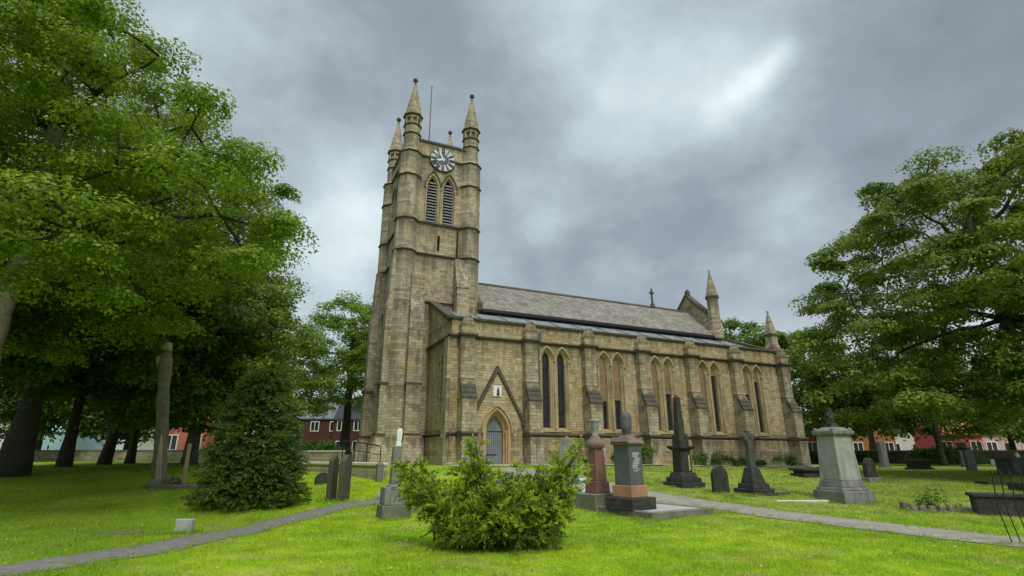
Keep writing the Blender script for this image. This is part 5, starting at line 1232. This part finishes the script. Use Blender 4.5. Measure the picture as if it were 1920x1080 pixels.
house('terraced_house', 585, 78, 8, 7, 5.4, 2.4, R(4), M_BRICK, M_ROOFG, 'dark red brick terraced house right of the conical yew, left of the parked car', 3, chim=2)
house('terraced_house', 683, 76, 9, 7, 5.2, 2.6, R(4), M_BRICK, M_ROOFD, 'dark brick terraced house just left of the tower foot, white framed windows', 4, chim=2)
house('terraced_house', 632, 84, 6, 7, 5.2, 2.4, R(4), M_PALEW, M_ROOFG, 'pale terraced house between the two brick ones behind the trees', 2)
house('red_house', 340, 50, 4.4, 6, 3.6, 1.0, R(-3), M_SALMON, M_ROOFT, 'low salmon red building seen between the dead trunk and the yew', 2, door=False)
house('pale_shed', 95, 62, 6.5, 6, 3.0, .6, R(6), M_BLUEW, M_BLUEW, 'pale blue clad building glimpsed between the shaded trunks at far left', 0, door=False, chim=0, cat='shed')
house('pale_house', 5, 66, 6, 6, 4.4, 2, R(6), M_PALEW, M_ROOFD, 'white rendered house at the very left edge behind the thick trunk', 2)
house('pale_house', 205, 72, 7, 6, 3.6, 2, R(2), M_PALEW, M_ROOFD, 'white house far behind the leaning dark trunk', 3)
house('pale_house', 420, 74, 8, 6, 5, 2.2, R(2), M_PALEW, M_ROOFD, 'white house showing through the branches behind the conical yew', 3)
house('red_house', 1525, 66, 5, 6, 3.0, 1.8, R(-12), M_REDW, M_ROOFD, 'deep red house beside the east corner of the church', 3, door=False)
house('brick_house', 1640, 70, 5.2, 7, 3.2, 2.9, R(-12), M_BRICKO, M_ROOFD, 'orange brick house with a black gabled roof behind the pale pedestal', 3, gable=True)
house('pale_house', 1722, 78, 8, 7, 4.6, 2.2, R(-12), M_PALEW, M_ROOFG, 'white house showing through the leaves behind the dark box tomb', 3)
house('red_house', 1806, 64, 4.4, 6, 3.0, 1.6, R(-14), M_PINKR, M_ROOFT, 'bright red fronted house far back under the right hand tree', 3)
house('pale_house', 1880, 68, 7.5, 6, 3.2, 1.8, R(-14), tinted('pinkish_render', (.62, .42, .40)), M_ROOFD, 'pinkish white house at the far right under the tree', 4)
def car(px, d, rz, paint, label):
    x, y, z = spot(px, 850, d); t = empty('parked_car', (x, y, z), rz, label, 'car')
    body = [(-2.1, .35), (-2.15, .75), (-1.95, .92), (-1.2, .98), (-.7, 1.42), (.85, 1.45), (1.45, 1.0), (2.0, .88), (2.15, .6), (2.1, .35)]
    MB().prism(body, -.85, .85, 'y').build('body', paint, t, .08, seg=2)
    for s in (-1, 1): MB().prism([(-1.0, 1.0), (-.62, 1.36), (.78, 1.38), (1.2, 1.02)], s * .855, s * .862, 'y').build('window', M_GLASS, t)
    for wx in (-1.35, 1.35):
        for s in (-1, 1):
            w = MB(); n = 16; w.add([(wx + .33 * math.cos(2 * math.pi * i / n), s * (.9 - k * .22), .33 + .33 * math.sin(2 * math.pi * i / n)) for k in (0, 1) for i in range(n)], [tuple(range(n)), tuple(range(n, 2 * n))[::-1]] + [(i, n + i, n + (i + 1) % n, (i + 1) % n) for i in range(n)])
            wo = w.build('wheel', M_BLACK, t)
            w = MB(); w.add([(wx + .2 * math.cos(2 * math.pi * i / n), s * .905, .33 + .2 * math.sin(2 * math.pi * i / n)) for i in range(n)], [tuple(range(n))]); w.build('rim', M_GREYST, wo)
    for s in (-1, 1): MB().box(2.08, 2.17, s * .6 - .15, s * .6 + .15, .62, .75).build('headlight', M_WHITE, t)
    return t
car(606, 58, R(3), M_BLACK, 'black car parked beyond the low wall left of the tower')
q_ = spot(592, 868, 46); leafy('shrub', q_, 3.6, 2, 2.0, 5000, .15, L_HEDGE, 'broad garden shrub in front of the brick terraced houses, right of the conical yew', 'shrub')
q_ = spot(1770, 862, 50); leafy('shrub', q_, 5, 2, 1.7, 6000, .17, L_HEDGE, 'rounded shrub before the boundary wall, behind the white cross', 'shrub')
# boundary walls and hedges
M_DARKWALL = masonry('dark_boundary_stone', (.08, .072, .055), (.14, .125, .095), (.04, .038, .03), (.04, .04, .03), bw=.5, rh=.22, soot=.6, soot_col=(.03, .03, .025))
wall_run([(-70, 52), (-34, 49), (-21, 45)], .85, .4, M_WALLST, 'long dark churchyard boundary wall behind the shaded trees on the left', cap=M_KERB)
wall_run([(28, 57), (60, 47), (95, 33)], 1.15, .4, M_DARKWALL, 'churchyard boundary wall behind the graves under the right hand tree', cap=M_KERB)
leafy('hedge', (30, 53.5, gz(30, 53.5)), 7, 1.2, 1.2, 5000, .16, L_DARK, 'low dark hedge in front of the boundary wall on the right', 'hedge', rz=R(-10))
tag(MB().add([(-200, 58, gz(0, 58) + .03), (200, 66, gz(0, 66) + .03), (200, 72, gz(0, 72) + .03), (-200, 64, gz(0, 64) + .03)], [(0, 1, 2, 3)]).build('road', M_TARMAC), kind='structure')
